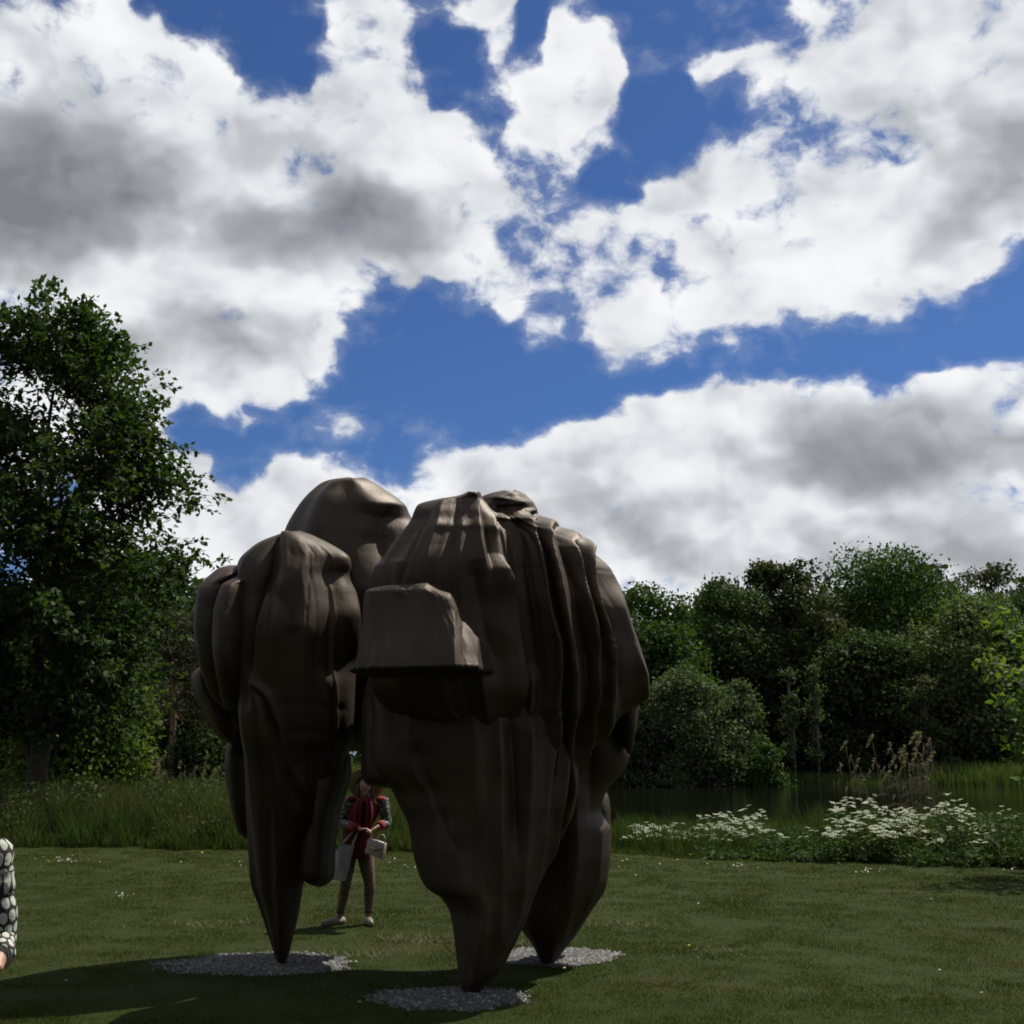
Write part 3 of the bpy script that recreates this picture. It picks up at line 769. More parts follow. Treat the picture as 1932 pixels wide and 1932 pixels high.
# visor: the overhanging box in front of the cap
shell('visor', [(1097, 814, 823, 9.93, .23), (1100, 800, 831, 9.93, .235), (1104, 762, 836, 9.93, .24), (1109, 722, 839, 9.92, .245), (1114, 700, 842, 9.92, .25), (1119, 691, 847, 9.91, .26), (1127, 689, 861, 9.9, .27), (1136, 688, 874, 9.89, .28), (1148, 687, 881, 9.88, .29), (1170, 686, 890, 9.86, .31), (1196, 683, 906, 9.83, .34),
                (1225, 680, 918, 9.8, .38), (1246, 676, 924, 9.78, .40), (1257, 671, 928, 9.77, .41), (1264, 663, 931, 9.77, .42), (1269, 662, 930, 9.78, .41), (1273, 672, 926, 9.82, .36), (1276, 690, 915, 9.9, .28), (1280, 740, 890, 10.0, .16), (1284, 790, 850, 10.05, .05)],
      folds=[([(836, 1105), (858, 1160), (866, 1275)], .035, 10, 6), ([(872, 1140), (880, 1190), (882, 1260)], -.03, 6, 6), ([(884, 1160), (897, 1200), (902, 1268)], .03, 6, 6),
             ([(904, 1190), (912, 1230), (918, 1262)], -.04, 4, 4), ([(722, 1118), (720, 1262)], -.008, 2, 2), ([(706, 1118), (704, 1262)], .012, 6, 6), ([(745, 1112), (742, 1258)], .01, 9, 9), ([(770, 1108), (770, 1250)], -.012, 9, 9),
             ([(795, 1104), (797, 1250)], .012, 8, 8), ([(818, 1100), (822, 1260)], -.014, 8, 8), ([(715, 1240), (713, 1264)], .03, 14, 14), ([(765, 1244), (768, 1266)], .025, 18, 18), ([(840, 1240), (846, 1266)], .035, 14, 14), ([(757, 1108), (756, 1135)], .03, 10, 10), ([(783, 1104), (782, 1130)], -.02, 8, 8)],
      nth=460, nrow=240, seed=9, back=.01, p=5.0, rot=-17, flutes=34, flamp=.009, flw=2.6)

# body under the visor running down into the front foot
shell('front_leg', [(1225, 740, 1060, 10.8, .6), (1270, 712, 1080, 10.78, .70), (1310, 702, 1086, 10.75, .72), (1361, 698, 1086, 10.7, .71), (1400, 697, 1082, 10.66, .69), (1430, 700, 1078, 10.62, .66), (1458, 712, 1074, 10.58, .62), (1474, 726, 1071, 10.55, .59),
                    (1488, 740, 1069, 10.53, .57), (1518, 754, 1062, 10.48, .54), (1555, 771, 1052, 10.42, .5), (1607, 780, 1040, 10.34, .45), (1656, 794, 1022, 10.26, .4), (1676, 806, 1012, 10.22, .37), (1693, 832, 1004, 10.19, .34), (1720, 850, 995, 10.14, .3),
                    (1750, 857, 983, 10.08, .26), (1790, 862, 964, 10.02, .2), (1828, 866, 944, 9.97, .14), (1861, 871, 912, 9.94, .08), (1876, 876, 900, 9.94, .05), (1884, 880, 896, 9.94, .03)],
      folds=[([(900, 1330), (905, 1420), (910, 1520)], .05, 20, 14), ([(945, 1360), (948, 1460), (950, 1600), (945, 1740)], .06, 16, 14), ([(965, 1380), (970, 1480), (975, 1560)], -.06, 10, 10), ([(1000, 1380), (1000, 1480), (990, 1600), (975, 1700)], .06, 14, 16),
             ([(1049, 1240), (1050, 1300), (1040, 1400), (1028, 1500), (1018, 1600)], .05, 14, 5), ([(1058, 1240), (1059, 1300), (1049, 1400), (1037, 1500)], -.04, 4, 4), ([(1068, 1240), (1071, 1300), (1062, 1400), (1050, 1500), (1036, 1620)], .08, 5, 10), ([(1090, 1260), (1092, 1330), (1080, 1420), (1066, 1500)], -.06, 8, 8), ([(1110, 1270), (1112, 1340), (1096, 1430), (1078, 1500)], .06, 6, 8), ([(720, 1300), (740, 1400), (770, 1480)], .04, 24, 24), ([(800, 1420), (830, 1520), (870, 1600)], -.05, 20, 26),
             ([(860, 1560), (880, 1660), (890, 1800)], .03, 20, 20), ([(700, 1380), (705, 1470)], .03, 14, 16)],
      nth=440, nrow=300, seed=10, back=.03, p=(2.7, 1.6), flutes=12, flamp=.018, flw=9)

shell('chin', [(1240, 720, 900, 10.7, .2), (1280, 696, 930, 10.65, .42), (1320, 688, 935, 10.62, .48), (1361, 685, 925, 10.6, .48), (1420, 684, 900, 10.58, .45), (1455, 684, 875, 10.57, .40), (1470, 687, 850, 10.56, .35), (1480, 696, 820, 10.56, .28), (1485, 712, 790, 10.56, .16), (1487, 730, 760, 10.56, .06)],
      folds=[([(700, 1340), (702, 1460)], .03, 12, 14), ([(740, 1310), (745, 1400), (760, 1460)], -.03, 16, 16), ([(790, 1330), (800, 1440)], .03, 22, 22)], nth=260, nrow=160, seed=14, back=.02)

# right rear leg
shell('right_leg', [(1280, 1000, 1185, 11.45, .3), (1361, 1010, 1190, 11.45, .45), (1420, 1010, 1188, 11.45, .48), (1455, 1005, 1177, 11.45, .46), (1488, 1000, 1147, 11.44, .44), (1513, 995, 1137, 11.43, .43), (1528, 990, 1134, 11.42, .42), (1545, 986, 1141, 11.41, .42),
                    (1562, 982, 1152, 11.4, .42), (1607, 978, 1153, 11.38, .42), (1645, 976, 1149, 11.36, .4), (1678, 975, 1142, 11.34, .37), (1720, 977, 1114, 11.3, .3), (1750, 984, 1094, 11.29, .24), (1782, 1005, 1070, 11.27, .16), (1815, 1021, 1047, 11.27, .08), (1826, 1027, 1040, 11.27, .04)],
      folds=[([(1060, 1400), (1080, 1500), (1085, 1600), (1060, 1760)], .05, 18, 18), ([(1110, 1420), (1110, 1500)], -.05, 14, 14), ([(1128, 1560), (1125, 1660), (1080, 1760)], .03, 12, 12)], nth=260, nrow=200, seed=11, back=.015, p=(1.9, 1.25))
shell('rear_fin', [(1488, 1112, 1140, 11.95, .08), (1505, 1108, 1148, 11.95, .16), (1530, 1106, 1151, 11.95, .2), (1560, 1106, 1151, 11.95, .2), (1600, 1108, 1146, 11.95, .14), (1622, 1114, 1138, 11.95, .05)], nth=120, nrow=60, seed=12, back=.01)

# ------------------------------------------------------------------ trees
def leaf_quads(C, T, Nn, size, aspect=0.55):
    """diamond leaves at C along T with normal Nn"""
    T = unit(T); S = unit(np.cross(T, Nn)); Nn = np.cross(S, T)
    s = size[:, None]
    V = np.stack([C, C + T * s * 0.45 + S * s * aspect * 0.5 + Nn * s * 0.07, C + T * s, C + T * s * 0.45 - S * s * aspect * 0.5 + Nn * s * 0.07], 1)
    k = np.arange(len(C))[:, None] * 4
    return V, k + [[0, 1, 2, 3]]


def leaves(name, C, T, Nn, size, mat, parent, aspect=0.55):
    V, F = leaf_quads(C, T, Nn, size, aspect)
    return obj(name, tri_mesh(name, V, F, smooth=False), mat, parent)


def rand_dir(n):
    return unit(rng.normal(size=(n, 3)))


m_bark = mat_plain('dark_bark', (0.070, 0.055, 0.042), 0.95, (0.035, 0.030, 0.025), 6, 0.9, 25)
m_pinebark = mat_plain('pine_bark', (0.22, 0.12, 0.07), 0.95, (0.10, 0.065, 0.045), 4, 0.8, 18)
m_greybark = mat_plain('grey_bark', (0.14, 0.13, 0.115), 0.95, (0.06, 0.055, 0.05), 5, 0.8, 22)

# ---- the near tree on the left: real twigs with leaves along them
m_leaf_near = mat_leaf('near_leaf', [(0.014, 0.028, 0.010), (0.024, 0.044, 0.013), (0.036, 0.062, 0.016), (0.058, 0.084, 0.022)], 0.34)


def twig_tree(name, label, base, stems, prof, leaf, ntw, nleaf, mat, seed, bark, zmin, cx=0.0, droop=0.25, twl=(0.7, 1.7), limb_n=40, gap=-0.75):
    """stems: list of poly-lines relative to the base; prof: (height, radius) of the crown"""
    lr = np.random.default_rng(seed)
    root = thing(name, label, 'tree', tuple(base))
    mb = MB()
    SP = []
    for (pts, r0, r1) in stems:
        P = smooth_path(pts, 8)
        mb.tube(P, np.linspace(r0, r1, len(P)), 10)
        SP.append((P, np.linspace(r0, r1, len(P))))
    prof = np.asarray(prof, float)
    rad = lambda z: np.interp(z, prof[:, 0], prof[:, 1])
    # limbs leave the stems and end near the crown's skin
    limbs = []
    lob = lr.uniform(0, 6.28, 4)
    def wob(a, z):
        return 1 + 0.16 * np.sin(3 * a + lob[0] + z * 0.8) + 0.13 * np.sin(5 * a + lob[1] - z * 1.4) + 0.08 * np.sin(9 * a + lob[2] + z * 2.2)
    for k in range(limb_n):
        P, rr = SP[k % len(SP)]
        f = lr.uniform(0.16, 0.97) ** 0.9
        i = int(f * (len(P) - 1))
        p0 = P[i]
        a = lr.uniform(0, 6.28)
        ze = p0[2] + lr.uniform(0.4, 2.4)
        ze = min(ze, prof[-1, 0] - 0.1)
        re = rad(ze) * wob(a, ze) * lr.uniform(0.55, 0.9)
        p2 = np.array([cx + math.cos(a) * re, math.sin(a) * re, ze])
        p1 = (p0 + p2) / 2 + np.array([0, 0, lr.uniform(0.1, 0.6)])
        L = smooth_path([p0, p1, p2], 7)
        L[1:-1] += lr.normal(size=(len(L) - 2, 3)) * 0.05
        mb.tube(L, np.linspace(min(rr[i] * 0.6, 0.09), 0.012, len(L)), 6)
        limbs.append(L)
    # twigs
    Cs, Ts, Ns, Ss = [], [], [], []
    z = prof[0, 0] + (prof[-1, 0] - prof[0, 0]) * lr.uniform(0, 1, ntw * 3)
    keep = lr.uniform(0, rad(z).max(), len(z)) < rad(z) + 0.5
    z = z[keep][:ntw]
    n = len(z)
    a = lr.uniform(0, 2 * math.pi, n)
    s = np.sqrt(lr.uniform(0.10, 1.0, n)) * lr.choice([1.0, 0.93, 1.05], n)
    r = rad(z) * wob(a, z) * s
    C = np.stack([cx + np.cos(a) * r, np.sin(a) * r, z], -1)
    # gaps between sprays of foliage
    fld = np.sin(C[:, 0] * 1.9 + 1.3 * np.sin(C[:, 2] * 1.1)) + np.sin(C[:, 1] * 2.1 + C[:, 2] * 0.7) + np.sin(C[:, 2] * 2.6 + C[:, 0] * 0.9)
    C = C[fld > gap]; n = len(C)
    ax = np.array([cx, 0, 0])
    D = C - ax; D[:, 2] = 0
    D = unit(D) + lr.normal(size=(n, 3)) * 0.35
    D[:, 2] += np.where(C[:, 2] > prof[-1, 0] - 2.2, 0.8, 0.05)
    D = unit(D)
    TL = lr.uniform(twl[0], twl[1], n)
    for i in range(n):
        tq = np.linspace(-0.35, 1, 6)
        P = C[i] + np.outer(tq * TL[i], D[i]); P[:, 2] -= droop * TL[i] * np.clip(tq, 0, 1) ** 2
        mb.tube(P, np.linspace(0.011, 0.003, 6), 3, caps=False)
        k = max(6, int(nleaf * TL[i] / twl[1]))
        t = lr.uniform(-0.3, 1.02, k)
        B = C[i] + np.outer(t * TL[i], D[i]); B[:, 2] -= droop * TL[i] * np.clip(t, 0, 1) ** 2
        spread = (0.05 + 0.24 * (1 - np.clip(t, 0, 1)))[:, None] * TL[i] * 0.8
        B += lr.normal(size=(k, 3)) * spread * [1, 1, 0.45]
        d = D[i] * 0.6 + lr.normal(size=(k, 3)) * 0.7; d[:, 2] -= 0.35
        nn = lr.normal(size=(k, 3)) * 0.55; nn[:, 2] += 1.0
        Cs.append(B); Ts.append(d); Ns.append(nn); Ss.append(lr.uniform(0.7, 1.25, k) * leaf)
    obj('trunk', mb.mesh('trunk'), bark, root)
    leaves('crown', np.concatenate(Cs), np.concatenate(Ts), np.concatenate(Ns), np.concatenate(Ss), mat, root, 0.62)
    return root


tb = gnd(62, 1566); tb[2] = 0.0
twig_tree('broadleaf_tree', 'tall leafy multi-stemmed tree at the left edge, closest tree to the lawn', tb,
          [([(0, 0, -0.2), (-0.05, 0, 1.5), (-0.1, 0, 3.2), (-0.45, .1, 6), (-0.6, 0, 9), (-0.5, .1, 12.0)], .24, .04),
           ([(0.1, 0, 1.2), (0.18, 0, 3.0), (0.3, -.1, 6), (0.55, 0, 9), (1.0, .1, 11.6)], .17, .03),
           ([(-0.1, 0, 1.6), (-0.9, .2, 3.4), (-1.7, .3, 5.5), (-2.4, .2, 8.5)], .14, .03),
           ([(0.15, 0, 2.6), (0.9, -.4, 4.6), (1.6, -.6, 6.8)], .10, .03)],
          [(2.6, 1.6), (3.6, 2.4), (4.8, 2.7), (6.5, 3.25), (7.5, 3.3), (8.3, 2.8), (9.4, 2.5), (10.3, 2.4), (11.3, 2.1), (12.3, 1.7), (13.2, 1.3), (13.9, .9), (14.5, 0.3)],
          0.20, 2400, 54, m_leaf_near, 3, m_bark, 1.0, cx=-0.35, gap=-0.4)

# ---- the young tree that leans in at the right edge
m_leaf_bright = mat_leaf('bright_leaf', [(0.035, 0.065, 0.014), (0.060, 0.105, 0.020), (0.10, 0.15, 0.028), (0.16, 0.19, 0.035)], 0.45, noise_scale=1.2)
yb = at(2078, 1640, 19.2); yb[2] = 0.0
twig_tree('young_tree', 'bright green young tree leaning in at the right edge beside the flower bank', yb,
          [([(0, 0, -0.1), (0.02, 0, 1.2), (-0.03, 0, 2.6), (0.02, 0, 4.1)], .05, .012), ([(0, 0, 0.9), (-0.3, 0, 1.8), (-0.5, 0, 2.9)], .03, .008)],
          [(1.55, 0.65), (2.1, 0.9), (2.7, 1.25), (3.2, 1.15), (3.7, 1.1), (4.2, 0.75), (4.5, 0.2)], 0.15, 190, 30, m_leaf_bright, 11, m_greybark, 1.0, droop=0.2, twl=(0.35, 0.7), limb_n=18)

# ---- trees across the water and behind: crowns made of many leafy lobes
TREES = {}


def lobe_tree(name, label, u, vtop, Y, wpx, cols, base_z=None, cbot=0.12, nl=22000, leaf=(0.22, 0.48), nlobe=44, seed=0, bark=None, open_=0.0, cat='tree', group=None, depth=0.8, trunk=True, narrow=0.75, trans=0.3, zbase=None, wide=1.0):
    lr = np.random.default_rng(1000 + seed)
    top = at(u, vtop, Y)
    x0 = top[0]
    z0 = float(ground_z(np.array([x0]), np.array([Y]))[0]) if zbase is None else zbase
    H = top[2] - z0
    w = wpx * wide / FPX * Y / 2 / math.cos(PITCH)
    root = thing(name, label, cat, (x0, Y, z0), group=group)
    # lobes fill an egg-shaped envelope; bigger in the middle
    LC, LR = [], []
    for k in range(nlobe):
        f = lr.uniform(0, 1)
        zc = H * (cbot + (1 - cbot) * f)
        g_ = (f * 1.02 - 0.42) / 0.58 if f > 0.42 else (0.42 - f) / 0.42 * narrow
        rr = w * math.sqrt(max(0.02, 1 - g_ * g_))
        a = lr.uniform(0, 6.28); q = math.sqrt(lr.uniform(0.15, 1)) * 0.80
        lrad = lr.uniform(0.22, 0.46) * (max(w, 0.26 * H) if wpx > 50 else w * 1.2) * (1 - 0.30 * f)
        zc = min(zc, H - lrad * 0.8)
        LC.append([math.cos(a) * rr * q, math.sin(a) * rr * q * depth, zc]); LR.append(lrad)
    LC.append([0, 0, H - 0.26 * w]); LR.append(0.26 * w)
    LC, LR = np.array(LC), np.array(LR)
    pr = LR ** 2 / (LR ** 2).sum()
    k = lr.choice(len(LC), nl, p=pr)
    d = unit(lr.normal(size=(nl, 3)))
    bump = 1 + 0.16 * np.sin(d[:, 0] * 7 + k * 1.7) * np.sin(d[:, 2] * 8 + k) + 0.10 * np.sin(d[:, 1] * 15 + k * 2.3)
    rad = LR[k] * bump * lr.uniform(0.55, 1.08, nl) ** 0.55
    C = LC[k] + d * rad[:, None] * [1, 1, 0.82]
    # clusters: pull leaves towards spray centres for a broken surface
    ns = max(40, nl // 45)
    si = lr.integers(0, nl, ns)
    C = C + lr.normal(size=(nl, 3)) * (0.10 + 0.015 * w)
    grp = lr.integers(0, ns, nl)
    m_ = lr.uniform(0, 1, nl) < 0.45
    spray = C[si][grp] + lr.normal(size=(nl, 3)) * (0.30 + 0.03 * w) * [1, 1, 0.6]
    C = np.where(m_[:, None], spray, C)
    if open_ > 0:
        fl = np.sin(C[:, 0] * 1.7 + seed) + np.sin(C[:, 2] * 1.9 + seed * 2) + np.sin(C[:, 1] * 1.5)
        ok = fl > -1.6 + 2.2 * open_
        C, d = C[ok], d[ok]
    n = len(C)
    T = d * 0.5 + lr.normal(size=(n, 3)); T[:, 2] -= 0.3
    Nn = d * 0.8 + lr.normal(size=(n, 3)) * 0.6; Nn[:, 2] += 0.5
    mt = mat_leaf(name + '_leaf', cols, trans, noise_scale=0.22)
    leaves('crown', C, T, Nn, lr.uniform(leaf[0], leaf[1], n), mt, root, 0.7)
    if trunk:
        mb = MB()
        P = smooth_path([(0, 0, -0.3), (lr.uniform(-.2, .2), 0, H * 0.3), (lr.uniform(-.4, .4), 0, H * 0.6), (0, 0, H * 0.88)], 6)
        mb.tube(P, np.linspace((0.016 * H + 0.08) if wpx > 50 else 0.07, 0.03 if wpx > 50 else 0.015, len(P)), 8)
        for q in lr.choice(len(LC), min(14, len(LC)), replace=False):
            i = int(np.clip((LC[q][2] / H - 0.22) / 0.88, 0.08, 0.9) * (len(P) - 1))
            L = smooth_path([P[i], (P[i] + LC[q]) / 2 + [0, 0, 0.3], LC[q]], 4)
            mb.tube(L, np.linspace(0.09, 0.02, len(L)), 5)
        obj('trunk', mb.mesh('trunk'), bark or m_bark, root)
    return root


G_dark = [(0.016, 0.030, 0.011), (0.026, 0.046, 0.015), (0.038, 0.062, 0.019), (0.052, 0.080, 0.024)]
G_mid = [(0.018, 0.036, 0.009), (0.028, 0.054, 0.013), (0.041, 0.074, 0.017), (0.058, 0.094, 0.022)]
G_warm = [(0.022, 0.026, 0.012), (0.034, 0.042, 0.016), (0.050, 0.060, 0.022), (0.075, 0.078, 0.032)]
G_grey = [(0.026, 0.042, 0.022), (0.042, 0.064, 0.030), (0.060, 0.088, 0.038), (0.090, 0.118, 0.050)]
G_pale = [(0.036, 0.056, 0.022), (0.058, 0.086, 0.030), (0.085, 0.118, 0.042), (0.14, 0.16, 0.075)]

GRP = 'trees on the far side of the pond'
lobe_tree('far_tree', 'round rich-green tree whose crown shows just right of the sculpture', 1205, 1106, 92, 190, G_mid, wide=1.35, seed=1, nl=32500, group=GRP, nlobe=57)
lobe_tree('far_tree', 'dark tree with a ragged top between the round green tree and the twin-peaked one', 1362, 1098, 100, 190, G_dark, wide=1.35, seed=2, nl=30000, group=GRP, nlobe=51)
lobe_tree('far_tree', 'tall dark twin-peaked tree in front of the broad round crown, its left peak', 1448, 1066, 103, 120, G_warm, wide=1.35, seed=3, nl=20000, group=GRP, nlobe=37, open_=.12)
lobe_tree('far_tree', 'tall brownish-green slim tree forming the right peak beside the broad round crown', 1512, 1058, 101, 130, G_warm, wide=1.35, seed=4, nl=22500, group=GRP, nlobe=40, open_=.12)
lobe_tree('far_tree', 'broadest and tallest far tree with a large domed mid-green crown', 1690, 1040, 106, 300, G_mid, wide=1.35, seed=5, nl=42500, group=GRP, nlobe=74)
lobe_tree('far_tree', 'pale-flecked rounded tree in front of the tall dome toward the right', 1838, 1128, 97, 230, G_pale, wide=1.35, seed=6, nl=32500, group=GRP, nlobe=57)
lobe_tree('far_tree', 'thin see-through tree top rising behind the pale-flecked tree', 1868, 1062, 120, 100, G_warm, wide=1.35, seed=7, nl=6500, group=GRP, nlobe=27, open_=.5, cbot=.5)
lobe_tree('far_tree', 'dark tree cut by the right edge of the picture', 1962, 1104, 104, 170, G_dark, wide=1.35, seed=8, nl=25000, group=GRP, nlobe=47)
lobe_tree('far_tree', 'dense dark tree low in the middle of the far wood under the domed crown', 1620, 1200, 98, 200, G_dark, wide=1.35, seed=9, nl=25000, group=GRP, nlobe=47)
lobe_tree('far_tree', 'dark tree directly behind the sculpture, hidden but for its rim', 1085, 1180, 98, 200, G_dark, seed=21, nl=16000, group=GRP, nlobe=47)

SG = 'bushes along the far bank'
lobe_tree('willow_bush', 'large grey-green willow bush hanging over the water right of the sculpture', 1290, 1268, 84, 210, G_grey, seed=10, nl=26000, group=SG, nlobe=68, cbot=.06, cat='bush', leaf=(.16, .36), narrow=.5)
lobe_tree('willow_bush', 'pale upper willow bush at the right end of the large grey-green one', 1395, 1288, 86, 90, G_grey, seed=11, nl=10000, group=SG, nlobe=30, cbot=.1, cat='bush', leaf=(.16, .34), narrow=.5)
lobe_tree('willow_bush', 'small light-green bush at the water edge right of the willows', 1447, 1408, 83, 72, G_mid, seed=12, nl=7000, group=SG, nlobe=23, cbot=.08, cat='bush', leaf=(.14, .3), narrow=.4)
lobe_tree('willow_bush', 'dark bush on the far bank half hidden by the sculpture edge', 1190, 1330, 84, 120, G_dark, seed=13, nl=12000, group=SG, nlobe=34, cbot=.06, cat='bush', leaf=(.16, .34), narrow=.4)
PG = 'slim poplar saplings on the far bank'
lobe_tree('poplar_sapling', 'slim pointed sapling, left one of the pair in the middle of the wood', 1488, 1268, 90, 26, G_grey, seed=14, nl=1500, group=PG, nlobe=22, cbot=.25, leaf=(.14, .30), trans=.3, open_=.35)
lobe_tree('poplar_sapling', 'slim pointed sapling, right one of the pair in the middle of the wood', 1532, 1256, 91, 28, G_grey, seed=15, nl=1500, group=PG, nlobe=22, cbot=.25, leaf=(.14, .30), trans=.3, open_=.35)
lobe_tree('poplar_sapling', 'lone grey sapling standing before the dark wood toward the right', 1742, 1280, 92, 60, G_warm, seed=16, nl=2600, group=PG, nlobe=18, cbot=.25, leaf=(.16, .34), open_=.3)

LG = 'trees behind the meadow on the left'
lobe_tree('meadow_tree', 'light yellow-green drooping tree behind the big left tree', 165, 1140, 40, 235, [(0.030, 0.050, 0.010), (0.050, 0.080, 0.014), (0.080, 0.118, 0.020), (0.115, 0.150, 0.028)], seed=30, nl=30000, group=LG, nlobe=70, cbot=.0, leaf=(.12, .26), narrow=.35)
lobe_tree('meadow_tree', 'bright spring-green tree peeping out left of the sculpture lobe', 398, 1218, 66, 110, [(0.040, 0.062, 0.008), (0.065, 0.100, 0.012), (0.10, 0.14, 0.018), (0.14, 0.175, 0.026)], seed=31, nl=9000, group=LG, nlobe=34, cbot=.1, leaf=(.16, .34))
lobe_tree('meadow_tree', 'low dark hedge-like tree behind the left reeds', 320, 1345, 62, 250, G_dark, seed=32, nl=18000, group=LG, nlobe=57, cbot=.03, leaf=(.16, .36), narrow=.2)
lobe_tree('meadow_tree', 'dark tree at the far left behind the multi-stemmed trunk', 20, 1160, 50, 220, G_dark, seed=33, nl=18000, group=LG, nlobe=51, cbot=.03, leaf=(.14, .30), narrow=.3)
lobe_tree('meadow_tree', 'dark tree behind the left foot side of the sculpture', 500, 1240, 70, 220, G_dark, seed=34, nl=16000, group=LG, nlobe=51, cbot=.05, leaf=(.18, .36), narrow=.3)

# pine with a bare reddish trunk
lr = np.random.default_rng(77)
pt = at(338, 1150, 60); px0 = pt[0]
pine = thing('pine_tree', 'reddish-trunked pine with dark brown-green needles between the left tree and the sculpture', 'tree', (px0, 60, 0), group=LG)
Hp = pt[2]
mb = MB()
P = smooth_path([(0, 0, -0.3), (0.05, 0, Hp * .4), (-0.1, 0, Hp * .75), (0, 0, Hp * .98)], 8)
mb.tube(P, np.linspace(0.21, 0.03, len(P)), 10)
Cs, Ts = [], []
for k in range(46):
    f = lr.uniform(0.38, 1.0); a = lr.uniform(0, 6.28)
    p0 = np.array([0, 0, Hp * f * .97]); ln = (1.12 - f) * 3.6 + 0.5
    p1 = p0 + np.array([math.cos(a) * ln, math.sin(a) * ln, lr.uniform(-.5, .35)])
    L = smooth_path([p0, (p0 + p1) / 2 + [0, 0, -.15], p1], 5)
    mb.tube(L, np.linspace(.06, .015, len(L)), 5)
    for q in range(9):
        c = L[lr.integers(4, len(L))] + lr.normal(size=3) * [.35, .35, .16]
        nk = 36
        Cs.append(c + lr.normal(size=(nk, 3)) * [.22, .22, .13]); t_ = lr.normal(size=(nk, 3)); t_[:, 2] = np.abs(t_[:, 2]); Ts.append(t_)
obj('trunk', mb.mesh('trunk'), m_pinebark, pine)
Cs, Ts = np.concatenate(Cs), np.concatenate(Ts)
m_needle = mat_leaf('pine_needle', [(0.020, 0.026, 0.014), (0.034, 0.040, 0.020), (0.052, 0.055, 0.028), (0.085, 0.070, 0.045)], 0.15)
leaves('crown', Cs, Ts, rand_dir(len(Cs)), lr.uniform(.2, .34, len(Cs)), m_needle, pine, 0.22)

# the wood that closes the view behind them, one dark mass; an unseen belt added behind the viewer dims light on the bronze
nw = 130000
xw = rng.uniform(-75, 85, nw); yw = rng.uniform(112, 128, nw)
hw = np.interp(xw, [-75, -40, 0, 30, 60, 85], [17, 15, 14, 17, 18.5, 18]) + 1.8 * np.sin(xw * .35) + 1.2 * np.sin(xw * .9 + 1)
yl = np.where(xw < 2, yw - 30 * np.clip((2 - xw) / 20, 0, 1), yw)
zw = rng.uniform(0, 1, nw) ** 0.8 * hw + 0.4
Cw = np.stack([xw, yl, zw], -1)
nb = 26000
ab = rng.uniform(R(178), R(322), nb); rb = rng.uniform(17, 24, nb)
Cb = np.stack([np.cos(ab) * rb * 1.15, np.sin(ab) * rb, rng.uniform(0, 1, nb) ** .85 * (13 + 2 * np.sin(ab * 9) + np.sin(ab * 23)) + .3], -1)
Cw = np.concatenate([Cw, Cb]); nw = len(Cw)
Vw, Fw = leaf_quads(Cw, rng.normal(size=(nw, 3)), rng.normal(size=(nw, 3)) + [0, -.4, .4], rng.uniform(.5, 1.1, nw), .75)
obj('woodland', tri_mesh('woodland', Vw, Fw, False), mat_leaf('woodland_leaf', G_dark, 0.2, noise_scale=.1), kind='stuff')

# ------------------------------------------------------------------ unmown bank, reeds, flowers
m_meadow = mat_leaf('meadow_blade', [(0.016, 0.030, 0.008), (0.026, 0.045, 0.011), (0.040, 0.061, 0.015), (0.075, 0.074, 0.030)], 0.35, noise_scale=0.5)
m_straw = mat_leaf('dry_blade', [(0.04, 0.038, 0.018), (0.062, 0.054, 0.027), (0.09, 0.074, 0.040), (0.14, 0.112, 0.07)], 0.3, noise_scale=0.7)


def bank_height(x, d):
    """height of the growth, d metres behind the lawn edge"""
    hx = np.interp(x, [-14, -8, -4, 0, 2.0, 4.0, 6, 9, 12], [1.15, 1.15, 1.2, 1.0, .50, .42, .50, .85, .85])
    return hx * np.clip(0.30 + d * 0.42, 0.25, 1.0) * np.where(x > 1.5, np.clip(1.9 - d * .22, .35, 1), 1)


n = 120000
xx = rng.uniform(-15, 14, n); dd = rng.uniform(0, 1, n) ** 1.25 * 8.5
yy = lawn_edge(xx) + dd
zz = ground_z(xx, yy)
ok = zz > -0.5
xx, yy, zz, dd = xx[ok], yy[ok], zz[ok], dd[ok]
h = bank_height(xx, dd) * rng.uniform(0.35, 1.15, len(xx)) * (0.85 + 0.25 * np.sin(xx * 2.3) * np.sin(yy * 1.9) + 0.2 * np.sin(xx * 6.1 + yy * 3.3))
me = blades(np.stack([xx, yy, zz - .02], -1), h, rng.uniform(.005, .012, len(xx)), rng.uniform(.05, .6, len(xx)), 'meadow_grass', m_meadow)
obj('meadow_grass', me, m_meadow, kind='stuff')
# dry stems, mostly left of the sculpture
n = 9000
xx = np.where(rng.uniform(0, 1, n) < .85, rng.uniform(-14, -2.5, n), rng.uniform(1, 12, n)); dd = 1.0 + rng.uniform(0, 1, n) * 8
yy = lawn_edge(xx) + dd; zz = ground_z(xx, yy)
ok = zz > -0.5
xx, yy, zz, dd = xx[ok], yy[ok], zz[ok], dd[ok]
h = bank_height(xx, dd) * rng.uniform(.45, 1.25, len(xx))
me = blades(np.stack([xx, yy, zz - .02], -1), h, rng.uniform(.004, .008, len(xx)), rng.uniform(.02, .3, len(xx)), 'dry_grass', m_straw)
obj('dry_grass', me, m_straw, kind='stuff')
